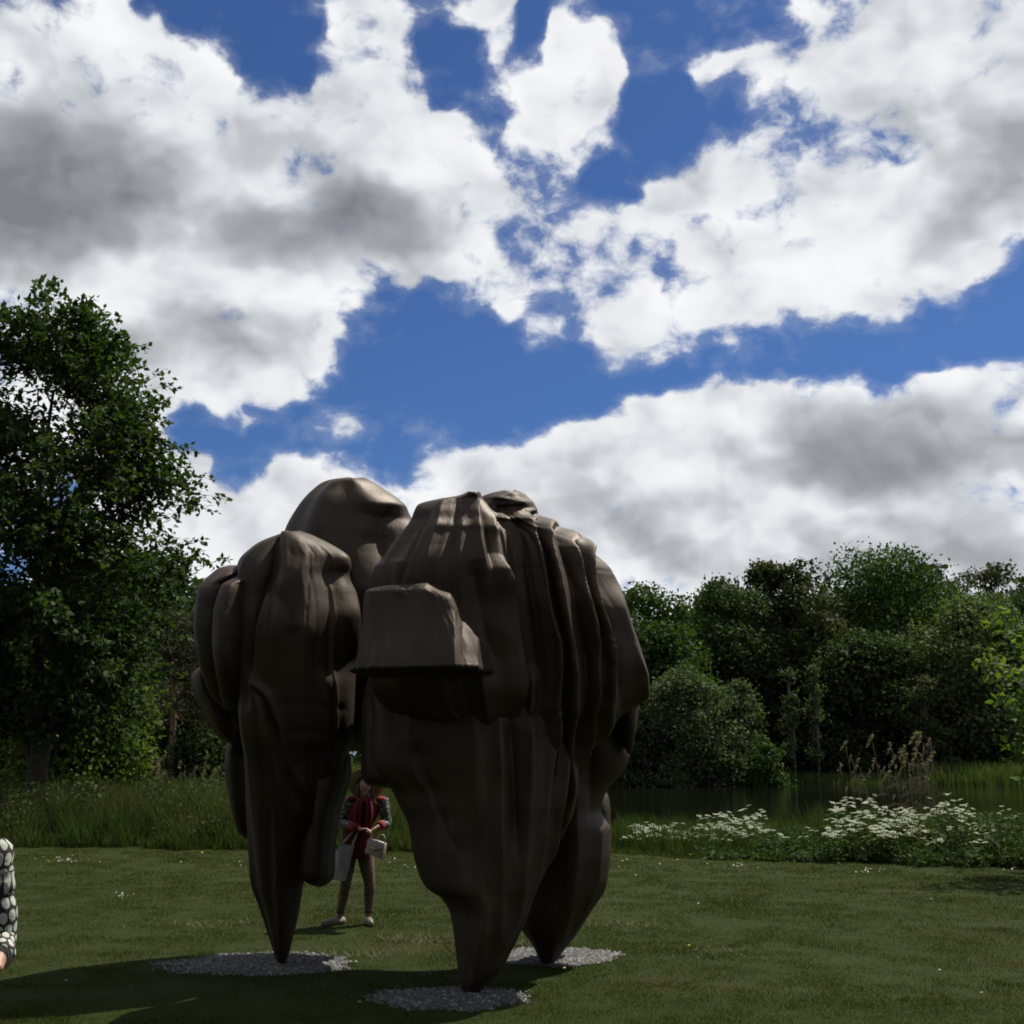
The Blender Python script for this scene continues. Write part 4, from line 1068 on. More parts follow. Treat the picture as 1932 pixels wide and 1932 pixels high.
# dark broad-leaved undergrowth at the foot of the bank on the right, nettles and docks
n = 26000
xx = rng.uniform(3.6, 13, n); dd = rng.uniform(-.1, 3.0, n)
yy = lawn_edge(xx) + dd
hh = bank_height(xx, dd) * np.where(xx > 4.6, .95, .55)
zz = ground_z(xx, yy) + rng.uniform(0.02, 1, n) ** 0.9 * hh
T = rng.normal(size=(n, 3)); Nn = rng.normal(size=(n, 3)) * .6; Nn[:, 2] += .9
V, Fq = leaf_quads(np.stack([xx, yy, zz], -1), T, Nn, rng.uniform(.05, .13, n), .5)
obj('undergrowth', tri_mesh('undergrowth', V, Fq, False), mat_leaf('undergrowth_leaf', G_dark, .3, noise_scale=.8), kind='stuff')
# sword-leaved water plants and sedge on the pond's rim and on the far bank
n = 14000
xx = rng.uniform(-14, 16, n); yy = near_shore(xx) - 1.5 + rng.uniform(0, 2.2, n); zz = ground_z(xx, yy)
ok = (yy > lawn_edge(xx) + 1.5)
xx, yy, zz = xx[ok], yy[ok], np.maximum(zz[ok], -.4)
h = rng.uniform(.35, .8, len(xx)) * np.where(xx > 1, .75, 1.5)
obj('sedge', blades(np.stack([xx, yy, zz], -1), h, rng.uniform(.008, .016, len(xx)), rng.uniform(.05, .5, len(xx)), 'sedge', m_meadow), m_meadow, kind='stuff')
n = 30000
xx = rng.uniform(-45, 50, n); yy = far_shore(xx) - 1.0 + rng.uniform(0, 7, n) ** 1.0; zz = np.maximum(ground_z(xx, yy), -.3)
h = rng.uniform(.5, 1.3, len(xx)) * np.where((xx < 9) | (xx > 31), 1.25, .5)
m_far = mat_leaf('far_grass', [(0.030, 0.050, 0.014), (0.050, 0.076, 0.022), (0.072, 0.100, 0.030), (0.12, 0.13, 0.06)], .3, noise_scale=.3)
obj('far_bank_grass', blades(np.stack([xx, yy, zz], -1), h, rng.uniform(.02, .05, len(xx)), rng.uniform(.05, .4, len(xx)), 'far_bank_grass', m_far), m_far, kind='stuff')
# grass of the far left meadow
n = 50000
xx = rng.uniform(-40, 2, n); yy = lawn_edge(xx) + 7.5 + rng.uniform(0, 1, n) ** 1.6 * 34; zz = ground_z(xx, yy)
ok = (zz > -.3) & (np.abs(xx) < yy * .62)
xx, yy, zz = xx[ok], yy[ok], zz[ok]
h = rng.uniform(.5, 1.2, len(xx))
obj('rough_meadow', blades(np.stack([xx, yy, zz - .02], -1), h, rng.uniform(.012, .03, len(xx)), rng.uniform(.05, .5, len(xx)), 'rough_meadow', m_meadow), m_meadow, kind='stuff')

# ---- dead reed stalks with feathery heads
m_reed = mat_plain('reed_straw', (0.15, 0.115, 0.075), .85, (0.09, 0.07, 0.045), 10)
m_plume = mat_leaf('reed_plume', [(0.08, 0.062, 0.05), (0.12, 0.10, 0.08), (0.17, 0.145, 0.12), (0.25, 0.22, 0.19)], .35)
plume_me = []
for k in range(5):
    lr = np.random.default_rng(300 + k)
    t = lr.uniform(0, 1, 34)
    C = np.stack([-0.10 * t ** 1.5 + lr.normal(size=34) * .012, lr.normal(size=34) * .012, .24 * (1 - t) - .02], -1)
    T = np.stack([-0.5 - .5 * lr.uniform(size=34), lr.normal(size=34) * .35, -.3 + lr.normal(size=34) * .4], -1)
    V, Fq = leaf_quads(C, T, lr.normal(size=(34, 3)), lr.uniform(.04, .10, 34), .30)
    me = tri_mesh('plume', V, Fq, False); me.materials.append(m_plume); plume_me.append(me)


def reed_clump(label, spots, bare=0):
    c = np.mean([s[:2] for s in spots], axis=0)
    root = thing('reed_clump', label, 'reeds', (c[0], c[1], 0), group='dead reed clumps by the pond')
    for k, (x, y, ztop, lean, plume) in enumerate(spots):
        zb = max(float(ground_z(np.array([x]), np.array([y]))[0]), -.45) - .05
        P = smooth_path([(x - c[0], y - c[1], zb), (x - c[0] + lean * .3, y - c[1], (zb + ztop) / 2), (x - c[0] + lean, y - c[1], ztop)], 5)
        mb = MB(); mb.tube(P, np.linspace(.005, .003, len(P)), 5)
        for q in range(2):
            i = rng.integers(3, len(P) - 2); a = rng.uniform(0, 6.28)
            d = np.array([math.cos(a), math.sin(a) * .4, .5]) * rng.uniform(.2, .45)
            s_ = np.array([0, 0, .008])
            mb.add([P[i] - s_, P[i] + s_, P[i] + d * .6 + s_, P[i] + d + [0, 0, -.12]], [[0, 1, 2], [0, 2, 3]])
        stalk = obj('stalk', mb.mesh('stalk'), m_reed, root)
        if plume:
            o = obj('plume', plume_me[k % 5], None, stalk, loc=tuple(P[-1] - [0, 0, .05]))
            o.rotation_euler = (rng.uniform(-.3, .3), rng.uniform(-.3, .3), rng.uniform(-.9, .9)); s = rng.uniform(.5, 1.25); o.scale = (s, s, s * rng.uniform(.8, 1.2))
    return root


sp = []
tops = [(1596, 1408), (1608, 1432), (1622, 1448), (1586, 1452), (1647, 1402), (1655, 1440), (1668, 1455), (1683, 1412), (1690, 1440), (1700, 1460), (1704, 1425), (1712, 1418), (1715, 1440), (1722, 1448), (1728, 1398), (1733, 1432), (1736, 1455), (1742, 1402),
        (1744, 1436), (1748, 1415), (1752, 1445), (1757, 1404), (1760, 1440), (1640, 1462), (1676, 1468), (1696, 1478), (1708, 1484), (1720, 1470), (1738, 1474), (1752, 1480), (1630, 1478), (1612, 1470)]
for (u, v) in tops:
    Y = rng.uniform(24.2, 25.6)
    q = at(u, v, Y)
    ln = (q[0] - at(1700, v, Y)[0]) * rng.uniform(.1, .35) - .05
    sp.append((q[0] - ln, Y, q[2], ln, True))
reed_clump('clump of dead straw-coloured reeds with feathery heads behind the white flowers on the right', sp)
sp = []
for k in range(30):
    u = rng.uniform(282, 428); v = rng.uniform(1432, 1478); Y = rng.uniform(33, 36)
    q = at(u, v, Y); sp.append((q[0], Y, q[2], rng.uniform(-.15, .1), rng.uniform() < .8))
reed_clump('row of pale dead reeds along the meadow left of the sculpture', sp)

# ---- cow parsley
m_petal, N, out = mat_new('parsley_petal')
gg = N.n('ShaderNodeNewGeometry')
c = N.ramp(gg.outputs['Random Per Island'], [(0, (0.28, 0.33, 0.20)), (1, (0.58, 0.60, 0.50))])
d = N.n('ShaderNodeBsdfDiffuse'); N.link(c, d.inputs[0]); t = N.n('ShaderNodeBsdfTranslucent'); N.link(c, t.inputs[0])
mx = N.n('ShaderNodeMixShader'); mx.inputs[0].default_value = .35
N.link(d.outputs[0], mx.inputs[1]); N.link(t.outputs[0], mx.inputs[2]); N.link(mx.outputs[0], out.inputs[0])
m_stem = mat_leaf('parsley_stem', [(0.030, 0.055, 0.014), (0.045, 0.078, 0.018), (0.062, 0.10, 0.024), (0.085, 0.12, 0.03)], .3)
umb_me = []
for k in range(6):
    lr = np.random.default_rng(500 + k)
    mb = MB()
    for q in range(13):
        a = q * 2.4 + lr.uniform(-.3, .3); r = .052 * math.sqrt((q + .5) / 13)
        c0 = np.array([r * math.cos(a), r * math.sin(a), .012 - 3.5 * r * r + lr.normal() * .003])
        m_ = 5; al = np.arange(m_) * 2 * math.pi / m_ + lr.uniform(0, 6)
        rr = lr.uniform(.010, .0165)
        V = np.concatenate([[c0 + [0, 0, .004]], c0 + np.stack([rr * np.cos(al), rr * np.sin(al), lr.normal(size=m_) * .002], -1)])
        mb.add(V, np.stack([np.zeros(m_, int), 1 + np.arange(m_), 1 + (np.arange(m_) + 1) % m_], -1))
    me = mb.mesh('umbel', False); me.materials.append(m_petal); umb_me.append(me)
stem_me = []
for k in range(8):
    lr = np.random.default_rng(600 + k)
    mb = MB(); heads = []
    nh = 4 + k % 4
    fork = np.array([lr.normal() * .03, lr.normal() * .03, .55])
    mb.tube(smooth_path([(0, 0, -.03), fork * .5 + lr.normal(size=3) * .01, fork], 3), np.linspace(.006, .004, 7), 4)
    for q in range(nh):
        a = q * 6.28 / nh + lr.uniform(-.4, .4); rr = lr.uniform(.05, .20); zt = lr.uniform(.74, 1.0)
        tip = np.array([rr * math.cos(a), rr * math.sin(a), zt])
        mb.tube(smooth_path([fork, (fork + tip) / 2 + [rr * .2 * math.cos(a), rr * .2 * math.sin(a), -.03], tip], 3), np.linspace(.0035, .002, 7), 3)
        heads.append(tip)
    nf = 60
    zf = lr.uniform(.05, .8, nf); af = lr.uniform(0, 6.28, nf); rf = lr.uniform(.02, .2, nf)
    C = np.stack([rf * np.cos(af), rf * np.sin(af), zf], -1)
    T = np.stack([np.cos(af), np.sin(af), lr.normal(size=nf) * .5], -1)
    V, Fq = leaf_quads(C, T, lr.normal(size=(nf, 3)) * .4 + [0, 0, 1], lr.uniform(.05, .13, nf), .4)
    mb.add(V.reshape(-1, 3), Fq)
    me = mb.mesh('foliage', False); me.materials.append(m_stem); stem_me.append((me, heads))


def parsley(u, v, Y, label, group, k, sc=1.0, maxh=9):
    q = at(u, v, Y)
    zb = float(ground_z(np.array([q[0]]), np.array([Y]))[0])
    H = q[2] - zb
    if H < .25: return
    me, heads = stem_me[k % 8]
    root = thing('cow_parsley', label, 'flower', (q[0], Y, zb), rng.uniform(0, 6.28), group)
    f = obj('foliage', me, None, root); f.scale = (1, 1, H)
    for j, hd in enumerate(heads):
        if j >= maxh: break
        o = obj('umbel', umb_me[(k + j) % 6], None, root, loc=(hd[0], hd[1], hd[2] * H))
        s = rng.uniform(.8, 1.25) * sc
        o.scale = (s, s, s); o.rotation_euler = (rng.uniform(-.35, .35), rng.uniform(-.35, .35), rng.uniform(0, 6.28))


k = 0
L1, G1 = 'white-flowered cow parsley in the dense bank in front of the dead reeds', 'cow parsley in the dense bank'
L2, G2 = 'white-flowered cow parsley in the low drift beside the sculpture', 'cow parsley in the low drift'
L3, G3 = 'cow parsley with sparse white heads at the shaded right end of the bank', 'cow parsley at the shaded right end'
for i in range(50):
    u = rng.uniform(1570, 1775); f = rng.uniform(0, 1)
    vt = np.interp(u, [1560, 1600, 1680, 1740, 1780], [1500, 1494, 1500, 1510, 1515]) + f * 72
    parsley(u, vt, 23.6 - 2.1 * f, L1, G1, k, 1.05); k += 1
for i in range(70):
    u = 1180 + 265 * rng.uniform(0, 1) ** .9; f = rng.uniform(0, 1)
    vt = np.interp(u, [1180, 1300, 1380, 1450], [1555, 1545, 1518, 1520]) + f * np.interp(u, [1180, 1450], [45, 55])
    parsley(u, vt, 25.6 - 2.3 * f, L2, G2, k, .95, 5); k += 1
for i in range(34):
    u = rng.uniform(1770, 1940); f = rng.uniform(0, 1)
    vt = np.interp(u, [1770, 1800, 1830, 1860, 1940], [1480, 1475, 1500, 1515, 1520]) + f * 75
    parsley(u, vt, 23.2 - 2.0 * f, L3, G3, k, .95, 4); k += 1
for (u, v) in [(1455, 1560), (1480, 1570), (1505, 1575), (1530, 1560), (1215, 1600), (1190, 1610), (1250, 1605), (1830, 1590), (1875, 1575)]:
    parsley(u, v, 22.4 if u > 1400 else 23.6, 'low cow parsley with few white heads near the lawn edge', 'low cow parsley near the lawn edge', k, .9, 3); k += 1

# loose tall grass stems standing above the flowers
n = 5200
xx = rng.uniform(2.4, 12.5, n); dd = rng.uniform(.6, 4.6, n); yy = lawn_edge(xx) + dd; zz = np.maximum(ground_z(xx, yy), -.3)
h = rng.uniform(.45, 1.05, n) * np.where(xx > 6.0, 1.05, .78)
obj('tall_grass', blades(np.stack([xx, yy, zz - .02], -1), h, rng.uniform(.004, .009, n), rng.uniform(.05, .45, n), 'tall_grass', m_meadow), m_meadow, kind='stuff')

n = 22000
xx = rng.uniform(-15, -3.2, n); dd = .6 + rng.uniform(0, 1, n) * 6.5; yy = lawn_edge(xx) + dd
cl = np.sin(xx * 1.7 + 1.0) + np.sin(xx * 4.1 + yy * 1.3) + np.sin(yy * 2.1)
ok = cl > .2
xx, yy, dd = xx[ok], yy[ok], dd[ok]
zz = ground_z(xx, yy) + rng.uniform(.05, 1, len(xx)) * bank_height(xx, dd) * np.where(xx < -7, 1.15, .8)
T = rng.normal(size=(len(xx), 3)); Nn = rng.normal(size=(len(xx), 3)) * .6; Nn[:, 2] += .9
V, Fq = leaf_quads(np.stack([xx, yy, zz], -1), T, Nn, rng.uniform(.05, .14, len(xx)), .45)
obj('scrub', tri_mesh('scrub', V, Fq, False), mat_leaf('scrub_leaf', [(0.018, 0.028, 0.010), (0.028, 0.040, 0.013), (0.042, 0.054, 0.018), (0.065, 0.066, 0.026)], .3, noise_scale=.6), kind='stuff')

# ------------------------------------------------------------------ people
m_skin = mat_plain('skin', (0.30, 0.165, 0.115), .55, (0.24, 0.13, 0.09), 20)
m_hair = mat_plain('dark_hair', (0.022, 0.016, 0.012), .45, (0.04, 0.028, 0.018), 40, .4, 90)


def ellipsoid(c, r, n=18, m=12, fn=None):
    th = np.linspace(0, math.pi, m + 1); ph = np.arange(n) * 2 * math.pi / n
    T, Pp = np.meshgrid(th, ph, indexing='ij')
    D = np.stack([np.sin(T) * np.cos(Pp), np.sin(T) * np.sin(Pp), np.cos(T)], -1)
    V = D * np.asarray(r)
    if fn is not None: V = fn(D, V)
    V = (V + np.asarray(c)).reshape(-1, 3)
    i, j = np.meshgrid(np.arange(m), np.arange(n), indexing='ij')
    F = np.stack([i * n + j, (i + 1) * n + j, (i + 1) * n + (j + 1) % n, i * n + (j + 1) % n], -1).reshape(-1, 4)
    return V, F


def head_shape(c, h, face):
    """skull with jaw, brow, nose, lips and ears; h is the head height, face the unit direction it looks"""
    fx = unit(np.array([face[0], face[1], 0.0]))
    sx = np.array([-fx[1], fx[0], 0])
    mb = MB()
    def sk(D, V):
        low = np.clip(-D[..., 2], 0, 1)
        V = V.copy()
        V[..., 0] *= 1 - .32 * low; V[..., 1] *= 1 - .18 * low
        V[..., 1] += .012 * low
        return V
    def put(V):
        V = np.asarray(V)
        return V[:, :1] * sx + V[:, 1:2] * fx + V[:, 2:] * np.array([0, 0, 1.0]) + c
    V, F = ellipsoid((0, 0, 0), (h * .345, h * .41, h * .5), 24, 18, sk); mb.add(put(V), F)
    for (x, y, z, a, b_, c_) in [(0, .40, -.03, .045, .075, .10), (0, .43, -.09, .058, .055, .045), (0, .365, -.22, .10, .05, .028), (0, .36, -.265, .085, .045, .028), (0, .33, -.40, .10, .08, .07),
                                (.15, .33, .075, .12, .05, .035), (-.15, .33, .075, .12, .05, .035), (.34, -.02, -.02, .04, .08, .12), (-.34, -.02, -.02, .04, .08, .12), (.2, .26, -.12, .10, .08, .10), (-.2, .26, -.12, .10, .08, .10)]:
        V, F = ellipsoid((x * h, y * h, z * h), (a * h, b_ * h, c_ * h), 12, 8); mb.add(put(V), F)
    eyes = MB()
    for s in (-1, 1):
        V, F = ellipsoid((s * .145 * h, .335 * h, .0), (.058 * h, .05 * h, .032 * h), 10, 8); eyes.add(put(V), F)
    return mb, eyes


def hand(mb, wrist, d, palm_n, thumb_side, curl=.6, size=.175):
    """palm, four unequal bent fingers and a thumb from the side of the palm"""
    d = unit(np.asarray(d, float)); n = unit(np.asarray(palm_n, float) - d * np.dot(palm_n, d)); s = np.cross(n, d) * thumb_side
    w = np.asarray(wrist, float)
    mb.tube([w - d * .02, w + d * .025, w + d * size * .30, w + d * size * .50], [.024, .030, .038, .036], 10, [.019, .016, .015, .012], ref=n)
    for k, (o, ln) in enumerate([(.029, .40), (.010, .45), (-.010, .42), (-.028, .33)]):
        b0 = w + d * size * .48 + s * o
        L = ln * size
        a1, a2, a3 = curl * .5, curl * 1.2, curl * 1.7
        p = [b0, b0 + (d * math.cos(a1) + n * math.sin(a1)) * L * .42]
        p.append(p[1] + (d * math.cos(a2) + n * math.sin(a2)) * L * .33)
        p.append(p[2] + (d * math.cos(a3) + n * math.sin(a3)) * L * .25)
        mb.tube(p, [.0095, .0092, .0085, .0070], 8)
    t0 = w + d * size * .12 + s * .026
    mb.tube([t0, t0 + (d * .6 + s * .6 + n * .3) * .034, t0 + (d * .85 + s * .5 + n * .6) * .058, t0 + (d * 1.1 + s * .35 + n * .7) * .075], [.013, .0115, .010, .008], 8)


def skin_body(name, mb, mat, parent, voxel=.0085):
    o = obj(name, mb.mesh(name), mat, parent)
    r = o.modifiers.new('remesh', 'REMESH'); r.mode = 'VOXEL'; r.voxel_size = voxel; r.use_smooth_shade = True
    s = o.modifiers.new('smooth', 'SMOOTH'); s.factor = .5; s.iterations = 4
    return o


def cloth(name, parts, mat, parent, voxel=None, label=None):
    mb = MB()
    for (P, r, sq) in parts: mb.tube(P, r, 28, sq, ref=[0, -1, 0])
    o = obj(name, mb.mesh(name, uv=True), mat, parent)
    if voxel:
        r = o.modifiers.new('remesh', 'REMESH'); r.mode = 'VOXEL'; r.voxel_size = voxel; r.use_smooth_shade = True
        s = o.modifiers.new('smooth', 'SMOOTH'); s.factor = .5; s.iterations = 3
    if label: o['label'] = label
    return o


def wrinkle(mat_name, c, c2, scale=5.0, strength=.6, rough=.85):
    m, N, out = mat_new(mat_name)
    b = N.n('ShaderNodeBsdfPrincipled'); b.inputs['Roughness'].default_value = rough; b.inputs['Specular IOR Level'].default_value = .2
    t = N.n('ShaderNodeTexCoord').outputs['Object']
    f = N.noise(N.vm('MULTIPLY', t, (1.6, 1.6, .5)), scale * 3, 4, .6, .8).outputs['Fac']
    N.link(N.mix(N.rng(f, .35, .65), c, c2), b.inputs['Base Color'])
    bn = N.n('ShaderNodeBump'); bn.inputs['Distance'].default_value = .02; bn.inputs['Strength'].default_value = strength
    N.link(f, bn.inputs['Height']); N.link(bn.outputs[0], b.inputs['Normal'])
    N.link(b.outputs[0], out.inputs[0])
    return m


# ---- the woman behind the sculpture
wr = gnd(668, 1745); WX, WY = wr[0], wr[1]
woman = thing('person', 'person in maroon top and wide-brimmed straw hat standing behind the sculpture', 'person', (WX, WY, 0))


def wp(u, v, dy=0.0):
    q = at(u, v, WY + dy)
    return np.array([q[0] - WX, dy, q[2]])


hipL, hipR = np.array([-.085, .0, .86]), np.array([.095, .0, .86])
kneeL, kneeR = wp(652, 1668, -.02), wp(697, 1668, -.02)
ankL, ankR = wp(641, 1732, .02), wp(695, 1732, .02)
for a_ in (ankL, ankR): a_[2] = .09
shL, shR = wp(660, 1511), wp(722, 1511)
elL, elR = wp(645, 1552, -.02), wp(729, 1553, -.02)
wrL, wrR = wp(681, 1565, -.24), wp(712, 1560, -.20)
neck = wp(690, 1505); headc = wp(690, 1484, -.03)
mb = MB()
mb.tube(smooth_path([(.0, 0, .84), (0, 0, 1.0), (0.0, 0, 1.12), (neck[0] * .8, 0, 1.26), (neck[0], 0, neck[2] - .02)], 4), pchip([0, .25, .5, .75, 1], [.155, .15, .125, .16, .06], np.linspace(0, 1, 17)), 20, pchip([0, .25, .5, .75, 1], [.11, .105, .09, .105, .055], np.linspace(0, 1, 17)), ref=[0, -1, 0])
mb.tube([neck - [0, 0, .06], neck + [0, -.01, .04], headc], [.058, .052, .05], 12)
for (hip, kn, an, ft) in ((hipL, kneeL, ankL, (-.17, -.15)), (hipR, kneeR, ankR, (.06, -.19))):
    mb.tube(smooth_path([hip, (hip + kn) / 2, kn, (kn * .62 + an * .38) + [0, .02, 0], an], 5), pchip([0, .3, .5, .72, 1], [.092, .074, .053, .052, .036], np.linspace(0, 1, 21)), 14)
    mb.tube([an + [0, .04, -.045], an + [ft[0] * .3, ft[1] * .3, -.05], an + [ft[0] * .8, ft[1] * .8, -.065], an + [ft[0], ft[1], -.072]], [.034, .038, .038, .022], 10, [.036, .034, .022, .014])
for (s, e, w_) in ((shL, elL, wrL), (shR, elR, wrR)):
    mb.tube(smooth_path([s, (s + e) / 2, e, (e + w_) / 2, w_], 4), pchip([0, .3, .5, .7, 1], [.052, .044, .040, .037, .024], np.linspace(0, 1, 17)), 12)
hand(mb, wrL, (.75, -.25, .05), (0, -.2, -1), -1, .9, .165)
hand(mb, wrR, (-.6, -.35, -.35), (0, -.2, -1), 1, .9, .165)
hm, em = head_shape(headc, .215, (0, -1, 0)); mb.V += hm.V; [mb.F.append(f + mb.n) for f in hm.F]; mb.n += hm.n
body = skin_body('body', mb, m_skin, woman)
obj('eye', em.mesh('eye'), mat_plain('eye', (.05, .035, .03), .2), woman)
hb = MB()
V, F = ellipsoid(headc + [0, .022, .02], (.084, .098, .105), 20, 14); hb.add(V, F)
for s in (-1, 1):
    hb.tube(smooth_path([headc + [s * .074, -.02, .03], headc + [s * .085, -.03, -.05], headc + [s * .075, -.045, -.12]], 4), np.linspace(.024, .014, 9), 8)
obj('hair', hb.mesh('hair'), m_hair, woman)
m_maroon = wrinkle('maroon_cloth', (0.105, 0.010, 0.020), (0.050, 0.006, 0.012), 4, .8)
m_scarf = wrinkle('red_scarf_cloth', (0.14, 0.011, 0.022), (0.07, 0.006, 0.012), 7, 1.0)
m_red = wrinkle('coral_red_cloth', (0.20, 0.024, 0.022), (0.13, 0.015, 0.014), 5, .5)
m_print, N, out = mat_new('dark_print_cloth')
t = N.n('ShaderNodeTexCoord').outputs['Object']
vo = N.n('ShaderNodeTexVoronoi'); vo.inputs['Scale'].default_value = 34; N.link(t, vo.inputs['Vector'])
b = N.n('ShaderNodeBsdfPrincipled'); b.inputs['Roughness'].default_value = .85
N.link(N.mix(N.rng(vo.outputs['Distance'], .30, .36), (.30, .30, .28), (.030, .032, .030)), b.inputs['Base Color']); N.link(b.outputs[0], out.inputs[0])
m_leg, N, out = mat_new('brown_print_leggings')
t = N.n('ShaderNodeTexCoord').outputs['Object']
vo = N.n('ShaderNodeTexVoronoi'); vo.inputs['Scale'].default_value = 40; N.link(t, vo.inputs['Vector'])
b = N.n('ShaderNodeBsdfPrincipled'); b.inputs['Roughness'].default_value = .8
N.link(N.mix(N.rng(vo.outputs['Distance'], .25, .5), (.17, .105, .06), (.075, .045, .028)), b.inputs['Base Color']); N.link(b.outputs[0], out.inputs[0])
q = np.linspace(0, 1, 21)
nx0 = neck[0]
cloth('tunic', [(smooth_path([(.01, 0, .735), (.01, 0, .86), (.01, 0, 1.02), (.02, 0, 1.14), (nx0 * .8, 0, 1.28), (nx0, 0, 1.395)], 4), pchip([0, .2, .4, .6, .85, 1], [.195, .19, .172, .165, .185, .075], q), pchip([0, .2, .4, .6, .85, 1], [.145, .14, .125, .12, .125, .07], q))], m_maroon, woman)
for (hip, kn, an) in ((hipL, kneeL, ankL), (hipR, kneeR, ankR)):
    P = smooth_path([hip, (hip + kn) / 2, kn, (kn * .62 + an * .38) + [0, .02, 0], an + [0, 0, .03]], 5)
    cloth('legging', [(P, pchip([0, .3, .5, .72, 1], [.104, .084, .062, .060, .044], np.linspace(0, 1, 21)), None)], m_leg, woman)
for (s, e, w_) in ((shL, elL, wrL), (shR, elR, wrR)):
    P = smooth_path([s + (s - e) * .08, (s + e) / 2, e, (e * .45 + w_ * .55)], 5)
    sl = cloth('sleeve', [(P, pchip([0, .3, .6, 1], [.070, .066, .060, .050], np.linspace(0, 1, 16)), None)], m_print, woman)
    P2 = np.array([e * .48 + w_ * .52, e * .3 + w_ * .7, e * .12 + w_ * .88])
    cloth('cuff', [(P2, [.056, .050, .046], None)], m_red, sl)
V, F = ellipsoid(shR + [-.012, 0, .016], (.070, .078, .040), 18, 12)
mbx = MB(); mbx.add(V, F); obj('shoulder_panel', mbx.mesh('shoulder_panel'), m_red, woman)
V, F = ellipsoid(shL + [.012, 0, .016], (.068, .076, .038), 18, 12)
mbx = MB(); mbx.add(V, F); obj('shoulder_panel', mbx.mesh('shoulder_panel'), m_scarf, woman)
mbx = MB()
for s, zz1 in ((-1, 1.08), (-.55, 1.05), (.5, 1.07), (1, 1.10)):
    mbx.tube(smooth_path([(nx0 + s * .055, .02, 1.41), (nx0 + s * .07, -.10, 1.36), (nx0 + s * .085, -.135, 1.24), (nx0 * .9 + s * .08, -.14, zz1)], 5), pchip([0, .3, .7, 1], [.03, .045, .05, .035], np.linspace(0, 1, 16)), 12, .022)
mbx.tube(smooth_path([(nx0 - .07, .04, 1.40), (nx0 - .06, -.07, 1.395), (nx0, -.10, 1.38), (nx0 + .06, -.07, 1.395), (nx0 + .07, .04, 1.40)], 4), .034, 10)
obj('scarf', mbx.mesh('scarf'), m_scarf, woman)
m_shoe = mat_plain('pale_shoe', (.22, .19, .15), .6, (.07, .05, .035), 45)
for (an, ft) in ((ankL, (-.17, -.15)), (ankR, (.06, -.19))):
    mbx = MB()
    mbx.tube([an + [-ft[0] * .25, -ft[1] * .25, -.05], an + [ft[0] * .25, ft[1] * .25, -.046], an + [ft[0] * .8, ft[1] * .8, -.058], an + [ft[0] * 1.06, ft[1] * 1.06, -.068]], [.040, .046, .046, .028], 12, [.042, .046, .034, .022])
    obj('shoe', mbx.mesh('shoe'), m_shoe, woman)
# hat tipped back so that the underside of the brim frames the face
m_hat, N, out = mat_new('straw_weave')
t = N.n('ShaderNodeTexCoord').outputs['Object']
wv_ = N.n('ShaderNodeTexWave', wave_type='RINGS', rings_direction='Z'); wv_.inputs['Scale'].default_value = 22; N.link(t, wv_.inputs['Vector'])
b = N.n('ShaderNodeBsdfPrincipled'); b.inputs['Roughness'].default_value = .9
N.link(N.mix(wv_.outputs['Fac'], (.36, .27, .15), (.22, .16, .085)), b.inputs['Base Color']); N.link(b.outputs[0], out.inputs[0])
prof = [(.0, .135), (.05, .132), (.082, .11), (.092, .05), (.095, .012), (.13, .0), (.18, -.004), (.212, -.012), (.214, -.018), (.18, -.012), (.13, -.008), (.09, -.006)]
a = np.arange(40) * 2 * math.pi / 40
V = np.concatenate([np.stack([r * np.cos(a), r * np.sin(a), z + .012 * np.sin(2 * a) * (r / .21) ** 2], -1) for (r, z) in prof])
i, j = np.meshgrid(np.arange(len(prof) - 1), np.arange(40), indexing='ij')
F = np.stack([i * 40 + j, (i + 1) * 40 + j, (i + 1) * 40 + (j + 1) % 40, i * 40 + (j + 1) % 40], -1).reshape(-1, 4)
hat = obj('hat', tri_mesh('hat', V, F), m_hat, woman, loc=tuple(headc + [0, .055, .035]))
hat.rotation_euler = (R(-58), 0, 0)
hat['label'] = 'wide straw hat tipped back'
sol = hat.modifiers.new('solid', 'SOLIDIFY'); sol.thickness = .004

# handbag on her arm
m_bag = mat_plain('pale_leather', (.32, .26, .22), .45, (.26, .21, .18), 12, .2, 60)
m_gold = mat_plain('gold_metal', (.75, .55, .22), .25, metal=1.0)


def wedge(w, h, d, taper=.75):
    """bag body: wider at the base, bevelled"""
    V, F = [], []
    rings = [(-h / 2, 1.0), (-h / 2 + .012, 1.03), (0, .97), (h / 2 - .012, taper + .06), (h / 2, taper)]
    for (z, s) in rings:
        k = 24; a = np.arange(k) * 2 * math.pi / k
        c_, s_ = np.cos(a), np.sin(a)
        x = np.sign(c_) * np.abs(c_) ** .3 * w / 2 * s; y = np.sign(s_) * np.abs(s_) ** .3 * d / 2 * (s if z < h / 2 - .02 else s * .8)
        V.append(np.stack([x, y, np.full(k, z)], -1))
    V = np.concatenate(V + [[[0, 0, -h / 2]], [[0, 0, h / 2]]])
    i, j = np.meshgrid(np.arange(4), np.arange(24), indexing='ij')
    F = np.stack([i * 24 + j, i * 24 + (j + 1) % 24, (i + 1) * 24 + (j + 1) % 24, (i + 1) * 24 + j], -1).reshape(-1, 4)
    mb = MB(); mb.add(V, F); j = np.arange(24)
    mb.F.append(np.stack([(j + 1) % 24, j, np.full(24, 120)], -1)); mb.F.append(np.stack([96 + j, 96 + (j + 1) % 24, np.full(24, 121)], -1))
    return mb


